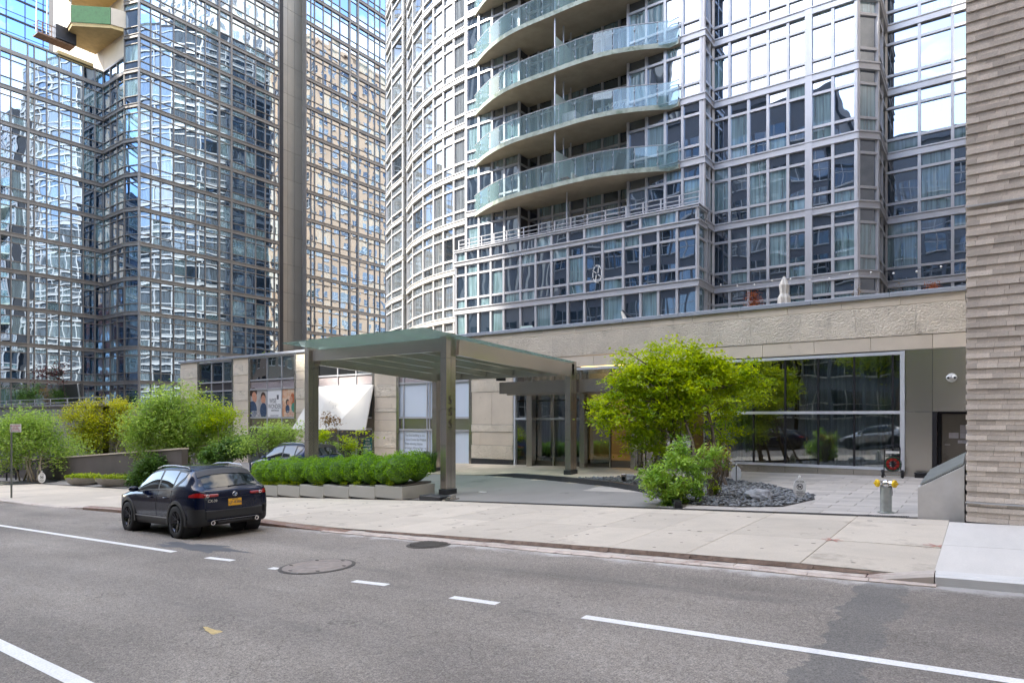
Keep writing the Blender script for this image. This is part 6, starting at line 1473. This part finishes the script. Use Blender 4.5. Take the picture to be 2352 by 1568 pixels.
mstem = MB().tube([(0, 0, -.05), (.02, .01, .3)], .03, 6).mesh('stem'); mstem.materials.append(bk_grey)
hx0, hx1 = PXx[0]+.5, PXx[-1]-.45; names = ['first', 'second', 'third', 'fourth', 'fifth', 'sixth', 'seventh', 'eighth', 'ninth', 'tenth', 'eleventh', 'last']
nb = 11
for row, yy in ((0, .42), (1, 1.08)):
    for i in range(nb):
        x = hx0+(hx1-hx0)*i/(nb-1)+U(-.05, .05); y = Yp+yy+U(-.05, .05); lb = (names[i] if i < nb-1 else 'last')+(' rounded boxwood of the front row' if row == 0 else ' rounded boxwood of the rear row')+', counted from the parked car'
        t_ = thing('boxwood_shrub', lb, 'shrub', (x, y, G(x, y)+.40), U(0, 6.28), 'boxwood bushes of the hedge')
        s = U(.94, 1.08)*(1.12 if i == nb-1 and row == 0 else 1); t_.scale = (s, s, s*(.74 if row == 0 else .80))
        f_ = bpy.data.objects.new('foliage', BM[(i+row) % 3].data); COL.objects.link(f_); setp(f_, t_)
        for nm, me in (('inner_twigs', mcore), ('stem', mstem)): c = bpy.data.objects.new(nm, me); COL.objects.link(c); setp(c, t_)
for o in BM: bpy.data.objects.remove(o)
def groundcover(name, poly_fn, n, h, size, mat, label=None, clump=.06):
    pts = []; 
    for _ in range(n): x, y, z = poly_fn(); pts.append((x, y, z+U(0, h)))
    o = leafmesh(name, mat, np.array(pts), size, rng.uniform(0, 1, n), None, .6, up=.8); o['kind'] = 'stuff'; return o
tuft = [U(hx0, hx1) for _ in range(26)]
def pf():
    x = random.choice(tuft)+random.gauss(0, .08); y = Yp+.09+random.gauss(0, .04); return x, max(y, Yp-.02), G(x, y)+.44
gcv = groundcover('ground_cover', pf, 2200, .14, .05, lf_lime)
soil = tag(MB().prism([(PXx[0]+.1, Yp+.05), (PXx[-1]-.08, Yp+.05), (PXx[-1]-.08, Yp+1.4), (PXx[0]+.1, Yp+1.4)], lambda x, y: G(x, y)+.4, lambda x, y: G(x, y)+.447).build('planting_soil', m_dirt), kind='structure')
for (o, Lq) in boats:
    pts = []
    for _ in range(2600):
        x = U(-.96, .96); w_ = .55*(1-abs(x)**2.2); y = U(-1, 1)*w_; pts.append((x*Lq, y, .36+U(0, .22)*(1-abs(x)**3)))
    leafmesh('ground_cover', lf_lime, np.array(pts), .10, rng.uniform(0, 1, len(pts)), o, .7, up=.8)
# birches and friends at the left
tb = Vector(gp(75, 1106)); t_ = Vector(tb[:2]).dot(FW)
tree('birch_tree', 'leftmost clump of pale trunked birches beside the parking sign', 'tree', [gp(75,1107), gp(80,1106), gp(86,1107), gp(66,1107), gp(98,1107), gp(46,1104), gp(54,1105)], lob([(60,1010,t_,52),(15,1030,t_,48),(108,1020,t_,46),(60,970,t_,38),(150,1040,t_,34),(100,975,t_,30),(20,985,t_,30),(190,1035,t_,22),(-40,1000,t_,50)]), 18000, .135, lf_birch, bk_birch, .06, .42, .6, .7, nbr=50, shell=.2)
t_ = Vector(gp(220, 1088)[:2]).dot(FW)
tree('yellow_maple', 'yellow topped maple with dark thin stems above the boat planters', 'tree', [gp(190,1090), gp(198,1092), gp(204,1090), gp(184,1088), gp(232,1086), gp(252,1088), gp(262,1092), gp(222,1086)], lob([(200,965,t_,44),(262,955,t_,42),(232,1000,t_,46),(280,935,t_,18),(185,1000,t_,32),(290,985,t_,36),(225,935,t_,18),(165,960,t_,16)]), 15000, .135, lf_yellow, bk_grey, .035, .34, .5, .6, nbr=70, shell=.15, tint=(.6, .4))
t_ = 33.5
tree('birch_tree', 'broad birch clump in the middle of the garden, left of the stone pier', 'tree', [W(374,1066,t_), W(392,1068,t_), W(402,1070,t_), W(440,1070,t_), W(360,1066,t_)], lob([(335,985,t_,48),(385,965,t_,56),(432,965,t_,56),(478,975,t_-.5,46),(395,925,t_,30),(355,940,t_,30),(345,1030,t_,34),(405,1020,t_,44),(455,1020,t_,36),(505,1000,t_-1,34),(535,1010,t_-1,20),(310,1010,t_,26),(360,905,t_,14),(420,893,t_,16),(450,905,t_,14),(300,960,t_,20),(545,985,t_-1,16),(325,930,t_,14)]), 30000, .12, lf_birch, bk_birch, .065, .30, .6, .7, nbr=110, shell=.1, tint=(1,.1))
tree('slender_birch', 'taller light leaved young tree rising before the first shop pier', 'tree', [W(500,1050,32.5), W(508,1050,32.5)], lob([(500,940,32.5,26),(520,960,32.5,24),(475,925,32.5,14),(535,950,32.5,14),(490,975,32.5,24),(455,915,32.8,12)]), 2600, .12, lf_maple, bk_birch, .04, .26, .6, .6, nbr=26, shell=.2)
tree('small_leafy_tree', 'low dark green tree behind the half hidden car', 'tree', [W(640,1060,29.5), W(600,1060,29.8)], lob([(600,1000,29.6,32),(645,992,29.6,32),(685,990,29.4,24),(570,1025,30,26),(625,1025,29.6,26),(665,1020,29.4,26)]), 4200, .11, lf_birch, bk_grey, .035, .25, .5, .6, nbr=30, shell=.2)
tree('japanese_maple', 'thin small maple with bronze leaves before the white awning', 'tree', [W(752,1042,29)], lob([(750,958,29,13),(772,972,29,12),(735,972,29,11),(765,985,29,9),(752,968,29,12)]), 420, .12, lf_dry, bk_grey, .022, .16, .3, .5, nbr=16, shell=.1)
tree('crabapple', 'small yellow green tree between the shop door and the hedge', 'tree', [W(775,1045,28)], lob([(845,978,28,10),(825,992,28,16),(790,1005,28,16),(742,1000,28,14),(862,1000,28,10),(805,1020,28,12)]), 900, .12, lf_maple, bk_grey, .022, .17, .35, .55, nbr=22, shell=.2)
shrub('garden_shrub', 'rounded mid green shrub below the shop window at the awning', W(800,1050,28.5), lob([(800,1030,28.5,22),(770,1035,28.5,16),(825,1035,28.5,14),(735,1030,28.5,18)]), 1600, .1, lf_glossy, .5, .15)
c = gp(352, 1113); tt = Vector(c[:2]).dot(FW)
shrub('laurel_shrub', 'dark glossy evergreen mound just left of the parked car', c, lob([(335,1085,tt,28),(365,1072,tt,30),(395,1078,tt,26),(320,1098,tt,20),(350,1100,tt,26),(390,1100,tt,28),(412,1085,tt,20)]), 10500, .15, lf_dark, .5, .14, tint=(1, .1))
shrub('laurel_shrub', 'dark evergreen mound between the parked car and the car behind it', W(520,1068,30.5), lob([(500,1045,30.5,20),(530,1032,30.5,22),(560,1030,30.5,20),(478,1058,30.5,16),(560,1015,31,14)]), 6200, .14, lf_dark, .5, .14, tint=(1, .2))
# terrace planting on the left
tz = .55
def terr(px, Y): x, y = pt(px, Y); return (x, y, tz)
for k, (px_, py_, r_, lb_) in enumerate(((8, 905, 22, 'dark cypress cut by the left edge on the terrace'), (38, 897, 20, 'dark cypress, second from the left edge on the terrace'), (58, 905, 15, 'small dark cypress, third from the left edge on the terrace'), (85, 898, 19, 'dark cypress just left of the rust coloured one'), (133, 908, 14, 'dark cypress next to the black panel'))):
    b = terr(px_, 20.2); t_ = Vector(b[:2]).dot(FW); shrub('cypress_shrub', lb_, b, lob([(px_, py_+4, t_, r_), (px_, py_-r_*.8, t_, r_*.5), (px_-r_*.5, py_+8, t_, r_*.6), (px_+r_*.5, py_+8, t_, r_*.6)]), 1300, .16, lf_dark, .4, .18, cat='shrub', group='evergreens on the terrace', nst=5, tint=(1, .1))
b = terr(112, 20.2); t_ = Vector(b[:2]).dot(FW); shrub('rusty_shrub', 'rust coloured shrub between the terrace cypresses', b, lob([(112, 900, t_, 12), (113, 915, t_, 11)]), 700, .15, lf_dry, .4, .15)
b = terr(152, 20.5); t_ = Vector(b[:2]).dot(FW)
tree('purple_leaf_tree', 'open purple leaved tree on the terrace above the garden', 'tree', [b], lob([(135,862,t_,20),(118,850,t_,16),(150,855,t_,16),(100,862,t_,14),(160,880,t_,8),(140,838,t_,10),(160,840,t_,8)]), 700, .17, lf_red, bk_dark, .07, .5, .5, .5, nbr=60, shell=.1)
# roof planting
for px_, py_, r_, lf, nm, lb_ in ((1731, 690, 12, lf_or, 'dead_conifer', 'dead orange conifer beside the closed parasol'), (2146, 668, 13, lf_or, 'dead_conifer', 'dead orange conifer near the brick building on the parapet'), (1970, 672, 11, lf_dry, 'bare_shrub', 'bare brown twiggy shrub at the parapet by the tower corner'), (2066, 668, 15, lf_dry, 'bare_shrub', 'bare twiggy shrub on the parapet, nearer the brick building')):
    Y = FAC+.9; b = pt(px_, Y); b = (*b, 3.12); t_ = Vector(b[:2]).dot(FW)
    shrub(nm, lb_, b, lob([(px_, py_, t_, r_), (px_+2, py_+14, t_, r_*1.15), (px_-3, py_-r_, t_, r_*.5)]), 1300 if lf is lf_or else 120, .07, lf, .4, .10, nst=26, bark=bk_grey, cat='shrub', stem=.008, shell=.3)
for px_, py_, r_, lb_ in ((605, 818, 9, 'yellow green shrub on the shop roof left of the canopy'), (690, 812, 6, 'tiny green plant on the roof edge behind the canopy corner'), (818, 778, 10, 'light shrub seen through the canopy glass on the roof'), (760, 786, 8, 'small shrub seen through the canopy glass, left one')):
    b = pt(px_, FAC+1.2); b = (*b, 3.0); t_ = Vector(b[:2]).dot(FW); shrub('roof_shrub', lb_, b, lob([(px_, py_+6, t_, r_), (px_+8, py_+8, t_, r_*.8)]), 600, .12, lf_lime, .5, .14, nst=6)
# strappy grasses at the canopy's rear column and before the lobby wall
def grass_tuft(px, py, n, h, label):
    b = gp(px, py); o = thing('strap_grass', label, 'plant', b); mb = MB()
    for k in range(n):
        a = U(0, 6.28); r_ = U(.15, .55)*h; mb.rnd(); base = Vector((U(-.15,.15), U(-.1,.1), 0)); m1 = base+Vector((r_*.4*math.cos(a), r_*.4*math.sin(a), h*U(.6,.9))); e_ = base+Vector((r_*math.cos(a), r_*math.sin(a), h*U(.55,1)))
        q = Vector((-math.sin(a), math.cos(a), 0))*.012; mb.add([base-q, base+q, m1+q, m1-q, e_], [(0,1,2,3),(3,2,4)])
    mb.build('blades', lf_dark, o)
grass_tuft(992, 1084, 130, 1.0, 'dark strappy plant between the hedge and the 555 column'); grass_tuft(975, 1076, 90, .95, 'dark strappy plant at the rear end of the hedge')
# pebble bed, boulder, mulch
m_peb = M('river_pebble', (.17,.18,.185), .55, 0, .1, 9, rv=.45); m_bld = M('grey_boulder', (.30,.31,.32), .8, 0, .2, 6, bump=.01, bs=20)
bedp = [Vector(p) for p in E[2:]]; bed = [(p.x, p.y+.14) for p in bedp[:-1]] + [gp(1600,1160)[:2], gp(1700,1164)[:2], gp(1800,1163)[:2], gp(1868,1148)[:2], gp(1870,1138)[:2], gp(1760,1112)[:2], gp(1640,1096)[:2], gp(1500,1094)[:2], gp(1330,1098)[:2]]
mulch = MB(); mulch.prism(bed, lambda x, y: G(x, y)-.02, lambda x, y: G(x, y)+.012); mulch = mulch.build('planting_bed', M('dark_mulch', (.03,.026,.022), .9, 0, .3, 12)); mulch['kind'] = 'structure'
def inside(x, y, P_):
    c = False; j = len(P_)-1
    for i in range(len(P_)):
        if (P_[i][1] > y) != (P_[j][1] > y) and x < (P_[j][0]-P_[i][0])*(y-P_[i][1])/(P_[j][1]-P_[i][1])+P_[i][0]: c = not c
        j = i
    return c
ico = bmesh.new(); bmesh.ops.create_icosphere(ico, subdivisions=1, radius=1); IV = [v.co.copy() for v in ico.verts]; ico.verts.index_update(); IF = [[v.index for v in f.verts] for f in ico.faces]; ico.free()
mb = MB(); n = 0; bx = [p[0] for p in bed]; by = [p[1] for p in bed]
while n < 4600:
    x, y = U(min(bx), max(bx)), U(min(by), max(by))
    if not inside(x, y, bed): continue
    s = U(.025, .065); sx__, sy__, szz = s*U(.9, 1.5), s*U(.7, 1.1), s*U(.35, .6); a = U(0, 3.14); ca, sa = math.cos(a), math.sin(a); mb.rnd(); z = G(x, y)+.012+U(0, .035); ta = U(-.3, .3)
    mb.add([(x+ca*v.x*sx__-sa*v.y*sy__, y+sa*v.x*sx__+ca*v.y*sy__, z+v.z*szz+ta*v.x*sx__) for v in IV], IF); n += 1
peb = tag(mb.build('pebbles', m_peb, smooth=True), kind='stuff')
for px_, py_, s, lb_ in ((1826, 1147, .30, 'larger grey boulder in the pebble bed near the dog sign'), (1446, 1103, .24, 'grey boulder at the back of the pebbles near the path lights')):
    x, y, z = gp(px_, py_) if px_ != 1826 else gp(1744, 1147); b_ = thing('boulder', lb_, 'rock', (x, y, z)); bm = bmesh.new(); bmesh.ops.create_icosphere(bm, subdivisions=3, radius=s)
    for v in bm.verts: k = 1+.25*noise.noise(v.co*6); v.co = Vector((v.co.x*1.2*k, v.co.y*.8*k, v.co.z*.62*k+s*.3))
    me = bpy.data.meshes.new('rock'); bm.to_mesh(me); bm.free(); me.materials.append(m_bld); o = bpy.data.objects.new('rock', me); COL.objects.link(o); setp(o, b_)
ml = [gp(0,1114), gp(60,1112), gp(130,1106), gp(150,1098), (gp(150,1098)[0], 15.9), (gp(0,1114)[0]-4, 15.9)]
mb = MB(); mb.prism([p[:2] for p in ml], lambda x, y: G(x, y)-.02, lambda x, y: G(x, y)+.03); o = mb.build('mulch_bed', m_blk); o['kind'] = 'structure'
finish_panes()
